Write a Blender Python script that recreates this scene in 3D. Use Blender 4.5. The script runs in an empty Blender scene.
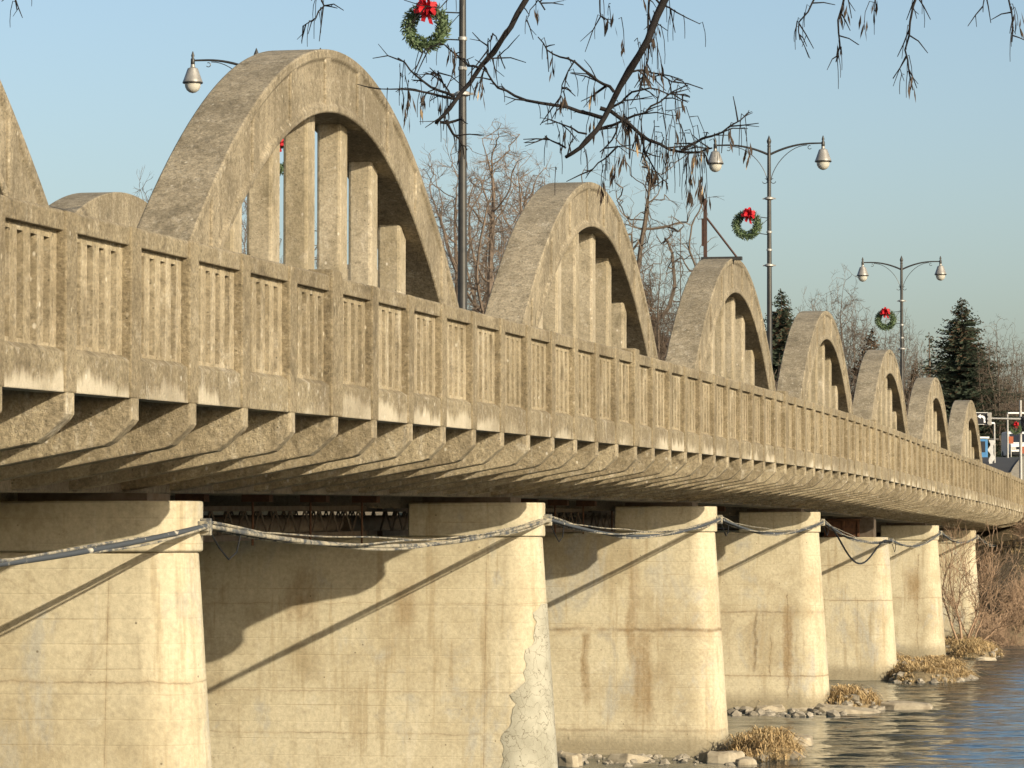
import bpy, bmesh, math, random
from mathutils import Vector, Matrix
R = math.radians
sc = bpy.context.scene
col = sc.collection
random.seed(7)

# ------------------------------------------------------------------ camera
EZ = 5.46                      # eye height above the river
F = 3551.0                     # focal length in pixels of a 1024 wide picture
TH = math.atan(723.0 / F)      # bridge axis against the optical axis
PITCH = math.atan((529.5 - 384) / F)
cam_d = bpy.data.cameras.new('camera')
cam = bpy.data.objects.new('camera', cam_d); col.objects.link(cam)
cam_d.sensor_width = 36.0
cam_d.lens = F / 1024 * 36.0
cam_d.clip_start = 0.1; cam_d.clip_end = 6000
cam.location = (0, 0, EZ)
cam.rotation_euler = (R(90) + PITCH, 0, TH)
sc.camera = cam
CF = Vector((-math.sin(TH) * math.cos(PITCH), math.cos(TH) * math.cos(PITCH), math.sin(PITCH)))
CR = Vector((math.cos(TH), math.sin(TH), 0))
CU = CR.cross(CF)
def at(px, py, depth):
    return Vector((0, 0, EZ)) + depth * (CF + (px - 512) / F * CR - (py - 384) / F * CU)

# ------------------------------------------------------------------ light
SUN_EL = R(20.5)
SUN_AZ = R(54.0)               # from the -y axis towards +x
to_sun = Vector((math.sin(SUN_AZ) * math.cos(SUN_EL), -math.cos(SUN_AZ) * math.cos(SUN_EL), math.sin(SUN_EL)))
w = bpy.data.worlds.new('World'); sc.world = w; w.use_nodes = True
wn = w.node_tree.nodes; wl = w.node_tree.links
sky = wn.new('ShaderNodeTexSky'); sky.sky_type = 'NISHITA'; sky.sun_disc = False
sky.sun_elevation = SUN_EL
sky.sun_rotation = math.atan2(to_sun.x, to_sun.y)
sky.altitude = 200; sky.air_density = 1.0; sky.dust_density = 2.9; sky.ozone_density = 1.7
wl.new(sky.outputs[0], wn['Background'].inputs[0])
wn['Background'].inputs[1].default_value = 0.121
sd = bpy.data.lights.new('sun', 'SUN'); sd.energy = 4.6; sd.angle = R(0.5); sd.color = (1.0, 0.885, 0.68)
sun = bpy.data.objects.new('sun', sd); col.objects.link(sun)
sun.rotation_euler = to_sun.to_track_quat('Z', 'Y').to_euler()
sun.location = (60, -40, 60)
sc.view_settings.view_transform = 'Standard'; sc.view_settings.look = 'None'
sc.view_settings.exposure = 0.45; sc.view_settings.gamma = 1.0
sc.cycles.max_bounces = 5; sc.cycles.diffuse_bounces = 3; sc.cycles.glossy_bounces = 3
sc.cycles.use_denoising = True

# ------------------------------------------------------------------ node helper
class NT:
    def __init__(s, name):
        s.m = bpy.data.materials.new(name); s.m.use_nodes = True
        s.t = s.m.node_tree; s.N = s.t.nodes; s.L = s.t.links
        s.b = s.N['Principled BSDF']
        s.b.inputs['Specular IOR Level'].default_value = 0.3
    def put(s, sock, v):
        if isinstance(v, bpy.types.NodeSocket): s.L.new(v, sock)
        elif v is not None:
            if hasattr(sock.default_value, '__len__') and not hasattr(v, '__len__'): v = (v, v, v)
            if hasattr(sock.default_value, '__len__') and len(sock.default_value) == 4 and len(v) == 3: v = (*v, 1)
            sock.default_value = v
    def pos(s):
        return s.N.new('ShaderNodeNewGeometry').outputs['Position']
    def obj(s):
        return s.N.new('ShaderNodeTexCoord').outputs['Object']
    def map(s, v, scale=(1, 1, 1), loc=(0, 0, 0)):
        n = s.N.new('ShaderNodeMapping'); s.put(n.inputs['Vector'], v)
        n.inputs['Scale'].default_value = scale; n.inputs['Location'].default_value = loc
        return n.outputs[0]
    def noise(s, v, scale=1, detail=4, rough=.55, dist=0):
        n = s.N.new('ShaderNodeTexNoise'); s.put(n.inputs['Vector'], v)
        n.inputs['Scale'].default_value = scale; n.inputs['Detail'].default_value = detail
        n.inputs['Roughness'].default_value = rough; n.inputs['Distortion'].default_value = dist
        return n.outputs[0]
    def vor(s, v, scale=1, feature='F1', rnd=1):
        n = s.N.new('ShaderNodeTexVoronoi'); n.feature = feature; s.put(n.inputs['Vector'], v)
        n.inputs['Scale'].default_value = scale; n.inputs['Randomness'].default_value = rnd
        return n.outputs[0]
    def ramp(s, v, a, b, lo=0, hi=1, smooth=False):
        n = s.N.new('ShaderNodeMapRange'); s.put(n.inputs[0], v)
        if smooth: n.interpolation_type = 'SMOOTHSTEP'
        for i, x in enumerate((a, b, lo, hi)): s.put(n.inputs[i + 1], x)
        return n.outputs[0]
    def math(s, op, a, b=0, c=0):
        n = s.N.new('ShaderNodeMath'); n.operation = op
        s.put(n.inputs[0], a); s.put(n.inputs[1], b); s.put(n.inputs[2], c)
        return n.outputs[0]
    def mix(s, f, a, b, mode='MIX'):
        n = s.N.new('ShaderNodeMix'); n.data_type = 'RGBA'; n.blend_type = mode
        s.put(n.inputs[0], f); s.put(n.inputs[6], a); s.put(n.inputs[7], b)
        return n.outputs[2]
    def sep(s, v):
        n = s.N.new('ShaderNodeSeparateXYZ'); s.put(n.inputs[0], v); return n.outputs
    def bump(s, h, strength=.3, dist=.02, prev=None):
        n = s.N.new('ShaderNodeBump'); s.put(n.inputs['Height'], h)
        n.inputs['Strength'].default_value = strength; n.inputs['Distance'].default_value = dist
        if prev is not None: s.put(n.inputs['Normal'], prev)
        return n.outputs[0]
    def done(s, color, rough=.85, normal=None, metal=0):
        s.put(s.b.inputs['Base Color'], color); s.put(s.b.inputs['Roughness'], rough)
        s.put(s.b.inputs['Metallic'], metal)
        if normal is not None: s.put(s.b.inputs['Normal'], normal)
        return s.m

def concrete(name, base, dark, pale, streak=.6, grain=.5, pale_amt=.3, bump=.5, salts=False):
    n = NT(name); p = n.pos()
    big = n.noise(p, .55, 6, .62, .3)
    st = n.noise(n.map(p, (1.9, 1.9, .17)), 1.3, 5, .62, .4)
    st2 = n.noise(n.map(p, (4.5, 4.5, .55), (3, 1, 7)), 1, 5, .65, .5)
    fine = n.noise(p, 26, 6, .75)
    gran = n.noise(p, 9.5, 7, .78)
    mid = n.noise(p, 3.4, 6, .68, .4)
    c = n.mix(n.ramp(big, .34, .66, 0, .9, True), base, dark)
    c = n.mix(n.math('MULTIPLY', n.ramp(st, .46, .66, 0, 1, True), streak), c, dark)
    c = n.mix(n.math('MULTIPLY', n.math('MULTIPLY', n.ramp(st2, .54, .70, 0, 1, True), n.ramp(mid, .35, .6)), pale_amt), c, pale)
    c = n.mix(n.ramp(mid, .55, .74, 0, .7, True), c, tuple(x * .62 for x in dark))
    blot = n.noise(n.map(p, (1, 1, .8), (13, 5, 2)), 1.15, 8, .74, .8)
    c = n.mix(n.ramp(blot, .53, .66, 0, .75, True), c, tuple(x * .68 for x in dark))
    c = n.mix(n.ramp(blot, .42, .33, 0, .35, True), c, pale)
    c = n.mix(n.ramp(gran, .52, .66, 0, grain * .85), c, tuple(x * .5 for x in dark))
    c = n.mix(n.ramp(gran, .46, .30, 0, grain * .55), c, pale)
    c = n.mix(1, c, n.mix(1, (1, 1, 1), n.ramp(fine, .33, .62, 1 - grain * .45, 1 + grain * .35), 'MULTIPLY'), 'MULTIPLY')
    pit = n.vor(p, 9, 'F1')
    c = n.mix(n.ramp(pit, .06, .13, .7, 0), c, tuple(x * .3 for x in dark))
    if salts:
        reg = n.ramp(n.noise(n.map(p, (1, 1, .3), (11, 3, 0)), .33, 3, .6), .42, .62, .12, .75, True)
        zz = n.sep(n.obj())[2]
        pa = n.noise(n.map(p, (.9, .9, .3), (2, 7, 1)), 1.2, 4, .6)
        dr = n.noise(n.map(p, (6, 6, .25)), 1.0, 4, .65)
        hgt = n.math('ADD', n.math('MULTIPLY', pa, .75), n.math('MULTIPLY', dr, .35))
        mk = n.math('MULTIPLY', n.ramp(n.math('SUBTRACT', hgt, zz), .36, .50, 0, 1, True), n.ramp(gran, .25, .5, .3, 1))
        c = n.mix(n.math('MULTIPLY', mk, reg), c, (.60, .53, .40))
    wht = n.vor(n.map(p, (1, 1, .7), (5, 2, 1)), 4.3, 'F1')
    c = n.mix(n.ramp(wht, .05, .10, .75, 0), c, pale)
    h = n.math('ADD', n.math('MULTIPLY', gran, 1.0), n.math('MULTIPLY', mid, .9))
    return n.done(c, .93, n.bump(h, bump, .045))

def pier_mat(name, hlines=(), vlines=(), stains=(), seed=0):
    """board-marked cream concrete; hlines (z, half width, strength), vlines (x, half width, z0, z1), stains (x, width, z0, z1)"""
    n = NT(name); p = n.pos(); X, Y, Z = n.sep(p)
    q = n.map(p, (1, 1, 1), (seed * 3.7, seed * 1.3, 0))
    big = n.noise(q, .5, 6, .62)
    st = n.noise(n.map(q, (2.0, 2.0, .12)), 1.5, 5, .6, .4)
    fine = n.noise(q, 14, 8, .7)
    mid = n.noise(q, 3, 6, .65, .5)
    base = (.455, .40, .278); dark = (.29, .235, .142); pale = (.515, .47, .36)
    c = n.mix(n.ramp(big, .42, .70, 0, .7, True), base, dark)
    blot = n.noise(n.map(q, (1, 1, .6), (3, 5, 2)), .9, 9, .76, 1.0)
    c = n.mix(n.ramp(blot, .54, .66, 0, .55, True), c, (.29, .235, .15))
    c = n.mix(n.ramp(blot, .43, .32, 0, .5, True), c, pale)
    c = n.mix(n.ramp(st, .52, .74, 0, .55, True), c, dark)
    c = n.mix(n.ramp(st, .42, .25, 0, .6, True), c, pale)
    c = n.mix(n.ramp(mid, .58, .76, 0, .5), c, (.26, .215, .145))
    gry = n.noise(n.map(q, (.8, .8, .45), (9, 4, 2)), 1.1, 6, .7, .6)
    c = n.mix(n.ramp(gry, .53, .68, 0, .75, True), c, (.33, .315, .265))
    c = n.mix(n.ramp(n.noise(n.map(q, (3, 3, .10), (1, 8, 0)), 1.6, 4, .6), .56, .68, 0, .5, True), c, (.28, .215, .12))
    # form-board lines
    zz = n.math('ADD', Z, n.math('MULTIPLY', n.noise(q, .8, 2), .03))
    fr = n.math('ABSOLUTE', n.math('SUBTRACT', n.math('FRACT', n.math('MULTIPLY', zz, 3.3)), .5))
    brk = n.ramp(n.noise(n.map(q, (.5, .5, 9)), 1.2, 3), .52, .66)
    c = n.mix(n.math('MULTIPLY', n.ramp(fr, 0, .04, .7, 0), brk), c, dark)
    wob = n.math('MULTIPLY', n.math('SUBTRACT', n.noise(n.map(q, (1.3, 1.3, .8)), 1.4, 6, .68), .5), .34)
    fuzz = n.noise(q, 6, 5, .7)
    for (z0, hw, s) in hlines:
        d = n.math('ABSOLUTE', n.math('ADD', n.math('SUBTRACT', Z, z0), n.math('MULTIPLY', wob, .45)))
        br = n.ramp(n.noise(n.map(q, (1, 1, .2), (z0, 0, 0)), .9, 3), .35, .6, .25, 1)
        c = n.mix(n.math('MULTIPLY', n.math('MULTIPLY', n.ramp(d, hw, hw * .2, 0, s), br), n.ramp(fuzz, .3, .55, .4, 1)), c, (.13, .10, .065))
        c = n.mix(n.math('MULTIPLY', n.ramp(d, hw * 4, 0, 0, .5 * s), n.ramp(fuzz, .35, .6)), c, (.30, .22, .12))
    for (x0, hw, z0, z1) in vlines:
        d = n.math('ABSOLUTE', n.math('ADD', n.math('SUBTRACT', X, x0), n.math('MULTIPLY', wob, 1.1 if hw > .0145 else .10)))
        rng = n.math('MULTIPLY', n.ramp(Z, z0, z0 + .15), n.ramp(Z, z1, z1 - .15))
        c = n.mix(n.math('MULTIPLY', n.math('MULTIPLY', n.ramp(d, hw, hw * .3, 0, .9 if hw > .0145 else .6), rng), n.ramp(fuzz, .35, .6, .25, 1)), c, (.11, .085, .055))
        c = n.mix(n.math('MULTIPLY', n.math('MULTIPLY', n.ramp(d, hw * 5, 0, 0, .45), rng), n.ramp(fuzz, .3, .6)), c, (.30, .22, .12))
    for (x0, wd, z0, z1) in stains:
        d = n.math('ABSOLUTE', n.math('ADD', n.math('SUBTRACT', X, x0), n.math('MULTIPLY', wob, 1.2)))
        tp = .12 if z1 < 3.3 else 1.1
        zw = n.math('ADD', Z, n.math('MULTIPLY', n.math('SUBTRACT', st, .5), .9 if z1 > 3.3 else .2))
        rng = n.math('MULTIPLY', n.ramp(zw, z0, z0 + .9, 0, 1, True), n.ramp(zw, z1, z1 - tp, 0, 1, True))
        c = n.mix(n.math('MULTIPLY', n.math('MULTIPLY', n.ramp(d, wd, wd * .3, 0, .9, True), rng), n.math('MULTIPLY', n.ramp(st, .3, .6, .45, 1), n.ramp(fuzz, .25, .5, .3, 1))), c, (.235, .165, .085))
    # wet, silty foot
    wet = n.ramp(n.math('ADD', Z, n.math('MULTIPLY', wob, 1.6)), .22, .72, .8, 0, True)
    c = n.mix(wet, c, (.215, .18, .115))
    pit = n.vor(q, 3.2, 'F1')
    c = n.mix(n.ramp(pit, .035, .06, .8, 0), c, (.12, .095, .06))
    c = n.mix(1, c, n.mix(1, (1, 1, 1), n.ramp(fine, .3, .65, .8, 1.13), 'MULTIPLY'), 'MULTIPLY')
    h = n.math('ADD', n.math('MULTIPLY', fine, .5), n.math('MULTIPLY', mid, .9))
    h = n.math('ADD', h, n.math('MULTIPLY', n.ramp(fr, 0, .05, 0, 1), .25))
    return n.done(c, .9, n.bump(h, .38, .03))

def plain(name, c1, c2=None, scale=6, rough=.6, metal=0, bump=0):
    n = NT(name); p = n.pos()
    if c2 is None: c2 = tuple(x * .7 for x in c1)
    nz = n.noise(p, scale, 6, .65)
    c = n.mix(n.ramp(nz, .35, .65), c1, c2)
    return n.done(c, rough, n.bump(nz, bump, .02) if bump else None, metal)

M = {}
M['parapet'] = concrete('parapet_concrete', (0.274, 0.226, 0.143), (0.175, 0.138, 0.083), (0.510, 0.453, 0.345), .55, .8, .35, .8)
M['post'] = concrete('post_concrete', (0.274, 0.224, 0.140), (0.175, 0.138, 0.082), (0.472, 0.414, 0.307), .55, .8, .3, .8)
M['fascia'] = concrete('fascia_concrete', (0.283, 0.234, 0.146), (0.180, 0.143, 0.087), (0.661, 0.614, 0.509), .55, .75, .35, .8, True)
M['panel'] = concrete('railing_panel_concrete', (0.354, 0.292, 0.189), (0.222, 0.177, 0.106), (0.643, 0.575, 0.445), .5, .65, .45, .6)
M['arch'] = concrete('arch_concrete', (0.298, 0.249, 0.167), (0.175, 0.144, 0.093), (0.510, 0.458, 0.355), .75, .8, .4, .7)
M['hanger'] = concrete('hanger_concrete', (0.359, 0.307, 0.217), (0.236, 0.195, 0.122), (0.586, 0.526, 0.424), .55, .5, .35, .45)
M['beam'] = concrete('beam_concrete', (0.369, 0.307, 0.201), (0.213, 0.171, 0.106), (0.605, 0.556, 0.456), .6, .7, .45, .8)
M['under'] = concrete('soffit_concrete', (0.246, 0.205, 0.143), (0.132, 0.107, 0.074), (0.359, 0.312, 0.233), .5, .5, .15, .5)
M['patch'] = None
M['asphalt'] = plain('asphalt', (.06, .058, .055), (.045, .044, .042), 30, .9, 0, .2)
M['steel'] = plain('dark_weathered_steel', (.13, .105, .08), (.085, .06, .04), 5, .75, .2)
M['rust'] = plain('rusty_steel', (.15, .07, .035), (.08, .042, .025), 7, .85, .1, .3)
M['oldsteel'] = plain('old_brown_steel', (.075, .04, .028), (.05, .03, .024), 7, .8, .1, .3)
M['pole'] = plain('pole_paint', (.04, .039, .037), (.06, .057, .05), 3, .42, .35)
M['zinc'] = plain('galvanised_steel', (.40, .385, .35), (.28, .27, .25), 8, .55, .4)
M['shade'] = plain('lamp_shade_metal', (.30, .285, .255), (.23, .215, .19), 4, .45, .3)
def glass():
    n = NT('frosted_lamp_glass'); n.b.inputs['Transmission Weight'].default_value = .25
    return n.done((.60, .57, .48), .22)
M['glass'] = glass()
M['green'] = plain('wreath_needles', (.05, .085, .035), (.11, .15, .07), 40, .7)
M['greenb'] = plain('wreath_tips', (.17, .21, .12), (.09, .12, .06), 40, .6)
M['red'] = plain('red_ribbon', (.50, .010, .018), (.30, .005, .010), 9, .65)
def cablemat():
    n = NT('weathered_cable'); p = n.pos()
    a = n.noise(n.map(p, (1, .6, 1)), 5.5, 6, .7)
    c = n.mix(n.ramp(a, .60, .66), (.06, .068, .078), (.50, .46, .37))
    return n.done(c, .7, n.bump(a, .3, .01))
M['cable'] = cablemat()
def cablepale():
    n = NT('pale_cable_wrap'); p = n.pos()
    a = n.noise(n.map(p, (1, .6, 1)), 6.5, 6, .7)
    c = n.mix(n.ramp(a, .44, .58), (.36, .32, .235), (.075, .08, .085))
    return n.done(c, .7, n.bump(a, .3, .01))
M['cable_pale'] = cablepale()
M['black'] = plain('black_rubber', (.02, .02, .02), None, 5, .6)
M['bark'] = plain('grey_bark', (.125, .098, .072), (.08, .062, .046), 3, .95, 0, .4)
M['barkred'] = plain('reddish_bark', (.20, .15, .11), (.13, .10, .075), 2, .95)
M['barkshade'] = plain('shaded_bark', (.009, .0075, .007), (.016, .0125, .011), 30, .9, 0, .4)  # near-black tint puts the shade on the overhanging branches into the colour
M['pod'] = plain('dry_seed_pods', (.055, .038, .026), (.03, .022, .016), 20, .8)
M['podpale'] = plain('pale_dry_leaf', (.36, .25, .13), (.25, .17, .09), 20, .8)
M['needle'] = plain('spruce_needles', (.030, .045, .028), (.055, .068, .042), .8, .8)
M['needlebrown'] = plain('cone_laden_needles', (.13, .075, .045), (.07, .055, .035), 1.2, .85)
M['cedar'] = plain('rusty_cedar_foliage', (.075, .055, .036), (.045, .042, .027), .7, .9)
M['straw'] = plain('dry_grass_blades', (.50, .37, .19), (.34, .235, .115), 1.5, .9)
M['stone'] = plain('river_stone', (.34, .30, .235), (.18, .155, .115), 1.7, .95, 0, .6)
M['slab'] = plain('broken_concrete', (.40, .345, .25), (.24, .20, .14), 3.5, .95, 0, .6)
M['thicket'] = plain('grey_brown_twigs', (.135, .10, .072), (.085, .065, .048), .6, .95)
M['brush'] = plain('brown_twigs', (.33, .225, .145), (.22, .15, .095), .6, .95)
M['white'] = plain('white_paint', (.78, .77, .74), (.70, .69, .66), 4, .5)
M['cloth'] = plain('pale_cloth', (.50, .49, .46), (.40, .39, .37), 5, .9)
M['siding'] = plain('pale_siding', (.62, .57, .48), (.55, .50, .42), 1, .8)
M['roofing'] = plain('roof_shingle', (.16, .12, .10), (.11, .085, .07), 2, .9)
M['glassdark'] = plain('dark_window_glass', (.03, .035, .045), None, 2, .12)
M['blue'] = plain('blue_panel', (.06, .20, .40), (.05, .17, .34), 3, .5)
M['orange'] = plain('orange_panel', (.36, .095, .035), (.28, .075, .03), 3, .5)
M['signblack'] = plain('black_sign_face', (.012, .012, .014), (.018, .018, .02), 3, .4)

# ------------------------------------------------------------------ mesh helper
class MB:
    def __init__(s): s.v = []; s.f = []; s.mi = []; s.cur = 0
    def add(s, vs, fs):
        o = len(s.v); s.v += [tuple(v) for v in vs]
        s.f += [tuple(i + o for i in f) for f in fs]; s.mi += [s.cur] * len(fs)
    def box(s, a, b):
        (x0, y0, z0), (x1, y1, z1) = a, b
        s.add([(x0, y0, z0), (x1, y0, z0), (x1, y1, z0), (x0, y1, z0), (x0, y0, z1), (x1, y0, z1), (x1, y1, z1), (x0, y1, z1)],
              [(0, 3, 2, 1), (4, 5, 6, 7), (0, 1, 5, 4), (1, 2, 6, 5), (2, 3, 7, 6), (3, 0, 4, 7)])
    def obox(s, c, ax, ay, az, hx, hy, hz):
        c = Vector(c); vs = []
        for k in (-1, 1):
            for i, j in ((-1, -1), (1, -1), (1, 1), (-1, 1)):
                vs.append(c + ax * hx * i + ay * hy * j + az * hz * k)
        s.add(vs, [(0, 3, 2, 1), (4, 5, 6, 7), (0, 1, 5, 4), (1, 2, 6, 5), (2, 3, 7, 6), (3, 0, 4, 7)])
    def loft(s, rings, caps=True):
        n = len(rings[0]); vs = [v for r in rings for v in r]; fs = []
        for k in range(len(rings) - 1):
            for i in range(n):
                j = (i + 1) % n
                fs.append((k * n + i, k * n + j, (k + 1) * n + j, (k + 1) * n + i))
        if caps:
            fs.append(tuple(reversed(range(n)))); fs.append(tuple(range((len(rings) - 1) * n, len(rings) * n)))
        s.add(vs, fs)
    def tube(s, pts, rad, n=6, caps=True):
        pts = [Vector(p) for p in pts]
        if not hasattr(rad, '__len__'): rad = [rad] * len(pts)
        rings = []; prev = None
        for i, p in enumerate(pts):
            t = (pts[min(i + 1, len(pts) - 1)] - pts[max(i - 1, 0)])
            if t.length < 1e-9: t = Vector((0, 0, 1))
            t.normalize()
            if prev is None:
                a = Vector((0, 0, 1)) if abs(t.z) < .9 else Vector((1, 0, 0))
                u = t.cross(a).normalized()
            else:
                u = (prev - t * prev.dot(t))
                u = u.normalized() if u.length > 1e-6 else t.orthogonal().normalized()
            prev = u; v = t.cross(u)
            rings.append([p + (u * math.cos(2 * math.pi * k / n) + v * math.sin(2 * math.pi * k / n)) * rad[i] for k in range(n)])
        s.loft(rings, caps)
    def lathe(s, c, prof, n=16):
        c = Vector(c)
        rings = [[c + Vector((r * math.cos(2 * math.pi * k / n), r * math.sin(2 * math.pi * k / n), z)) for k in range(n)] for r, z in prof]
        s.loft(rings)
    def build(s, name, mats, parent=None, bevel=0, smooth=0, origin=None, segs=2):
        me = bpy.data.meshes.new(name)
        o = bpy.data.objects.new(name, me)
        off = Vector((0, 0, 0))
        if parent is not None:
            off = Vector(parent.get('_o', (0, 0, 0)))
        if origin is not None: off = Vector(origin)
        me.from_pydata([(x - off.x, y - off.y, z - off.z) for x, y, z in s.v], [], s.f)
        if not isinstance(mats, (list, tuple)): mats = [mats]
        for m in mats: me.materials.append(m)
        if len(mats) > 1: me.polygons.foreach_set('material_index', s.mi)
        bm = bmesh.new(); bm.from_mesh(me); bmesh.ops.recalc_face_normals(bm, faces=bm.faces); bm.to_mesh(me); bm.free()
        if smooth:
            me.polygons.foreach_set('use_smooth', [True] * len(me.polygons)); me.set_sharp_from_angle(angle=R(smooth))
        col.objects.link(o)
        if parent is not None:
            o.parent = parent
            if origin is not None: o.location = off - Vector(parent.get('_o', (0, 0, 0)))
            o['_o'] = tuple(off)
        else:
            o.location = off; o['_o'] = tuple(off)
        if bevel:
            b = o.modifiers.new('bevel', 'BEVEL'); b.width = bevel; b.segments = segs; b.limit_method = 'ANGLE'; b.angle_limit = R(40)
        return o
def tag(o, label=None, cat=None, group=None, kind=None):
    if label: o['label'] = label
    if cat: o['category'] = cat
    if group: o['group'] = group
    if kind: o['kind'] = kind
    return o
def thing(name, label, cat, loc=(0, 0, 0), group=None, rz=0):
    o = bpy.data.objects.new(name, None); col.objects.link(o); o.location = loc; o.rotation_euler = (0, 0, rz)
    o.empty_display_size = .3; o['_o'] = tuple(loc)
    return tag(o, label, cat, group)
def copy_tree(o, parent=None):
    c = o.copy(); col.objects.link(c)
    if parent is not None: c.parent = parent
    for ch in list(o.children): copy_tree(ch, c)
    return c

# ------------------------------------------------------------------ bridge measures
S = 22.0; Y0 = -2.3            # span, near abutment face
def FB(y):                     # underside of the fascia, cambered
    t = max(0, min(1, (y - 96.5) / 44)); return EZ + 1.59 - .036 * ((y - 96.5) / S) ** 2 - .17 * t * t * (3 - 2 * t)
DP = 10.68                     # parapet face, metres left of the camera line
DC = 18.95                     # bridge centre line
DA, AW = 13.30, .82            # arch outer face, width
def X(D): return -D
def mir(D): return 2 * DC - D

# ------------------------------------------------------------------ terrain, water
def smooth(t): t = max(0, min(1, t)); return t * t * (3 - 2 * t)
def hsh(x, y):
    return (math.sin(x * .31 + y * .17) + math.sin(x * .11 - y * .23 + 1.3) + .5 * math.sin(x * .9 + y * .7)) / 2.5
def wl(px, py):
    p = at(px, py, EZ * F / (py - 529.5)); return p.x, p.y
ISL = [(*wl(764, 757), .95, 2.0, .42), (*wl(850, 708), 1.05, 2.1, .52), (*wl(775, 709), 1.9, .9, .26), (*wl(928, 679), 1.75, 3.4, .6), (*wl(888, 676), 1.1, 2.6, .6), (*wl(975, 656), 1.2, 3.0, .5), (-12.2, 160, 1.8, 3, .5),
       (-13.8, 66, 1.5, 2.2, .45), (-17, 108.6, 5, 1.8, .5), (-17, 86.2, 4.2, 1.4, .35), (-16.5, 130.5, 4, 1.6, .4)]
def ground(x, y):
    far = smooth((y - (164 + 5 * hsh(x, 3) + max(0, -(x + 9)) * .25)) / 34)
    near = smooth((19 - y + 1.5 * hsh(x, 0)) / 13)
    z = -1.6 + far * (EZ + 2.45) + near * (EZ + .02)
    if far < .02 and near < .02:
        for (cx, cy, rx, ry, h) in ISL:
            r = ((x - cx) / rx) ** 2 + ((y - cy) / ry) ** 2
            if r < 2.2: z = max(z, -1.6 + (h + 1.6) * (1 - smooth(r / 2.2)) + .12 * hsh(x * 7, y * 7) * (1 - r / 2.2))
    else: z += .18 * hsh(x * 2, y * 2)
    z += 4.0 * smooth((y - 206) / 52) + 4.0 * smooth((y - 258) / 240)
    return z
def axis(a, b, step, outs):
    v = [a + i * step for i in range(int((b - a) / step) + 1)]
    lo = [a - o for o in outs][::-1]; hi = [v[-1] + o for o in outs]
    return lo + v + hi
gx = axis(-46, 14, .5, [4, 10, 20, 40, 80, 160, 400, 1200, 3000])
gy = axis(-20, 215, .45, [5, 12, 25, 50, 110, 250, 700, 2000, 4500])
g = MB()
g.add([(x, y, ground(x, y)) for y in gy for x in gx],
      [(j * len(gx) + i, j * len(gx) + i + 1, (j + 1) * len(gx) + i + 1, (j + 1) * len(gx) + i) for j in range(len(gy) - 1) for i in range(len(gx) - 1)])
def groundmat():
    n = NT('bank_soil'); p = n.pos()
    a = n.noise(p, .6, 8, .65); b = n.noise(p, 5, 8, .7)
    c = n.mix(n.ramp(a, .35, .65), (.20, .15, .085), (.13, .11, .065))
    c = n.mix(n.ramp(b, .45, .7), c, (.30, .23, .13))
    return n.done(c, .95, n.bump(b, .6, .1))
tag(g.build('ground', groundmat(), smooth=60), kind='structure')
def watermat():
    n = NT('river_water'); p = n.pos()
    w1 = n.noise(n.map(p, (.55, 1.4, 1)), 1.1, 3, .5, .6)
    w2 = n.noise(n.map(p, (1.3, 2.6, 1), (4, 2, 0)), 2.2, 3, .6, .3)
    w3 = n.noise(n.map(p, (.12, .3, 1)), 1.0, 3, .5)
    h = n.math('ADD', n.math('MULTIPLY', w1, .8), n.math('MULTIPLY', w2, n.ramp(w3, .3, .7, .05, .45)))
    n.b.inputs['Specular IOR Level'].default_value = .5
    n.b.inputs['IOR'].default_value = 1.33
    return n.done((.012, .032, .042), .05, n.bump(h, .8, .07))
from mathutils import noise as mnoise
def ripple(x, y):
    a = math.exp(-((max(0, abs(x + 12) - 16)) / 25) ** 2)
    if y > 185 or y < 40: a *= .2
    v = Vector((x * .42 + .15 * y, y * .9, 0)); u = Vector((x * 1.15 - .3 * y, y * 2.1, 3.3))
    patch = .5 + .5 * mnoise.noise(Vector((x * .13, y * .07, 9)))
    return a * (.060 * mnoise.noise(v) + (.012 + .030 * patch) * mnoise.noise(u) + .012 * mnoise.noise(Vector((x * 3.1, y * 4.6, 1))))
wx = axis(-24, 1, .17, [3, 8, 20, 50, 120, 400, 1200, 3000]); wy = axis(74, 182, .17, [4, 12, 25, 60])
wt = MB(); nx = len(wx)
wt.add([(x, y, ripple(x, y)) for y in wy for x in wx], [(j * nx + i, j * nx + i + 1, (j + 1) * nx + i + 1, (j + 1) * nx + i) for j in range(len(wy) - 1) for i in range(nx - 1)])
tag(wt.build('river_water', watermat(), smooth=89), kind='structure')

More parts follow.
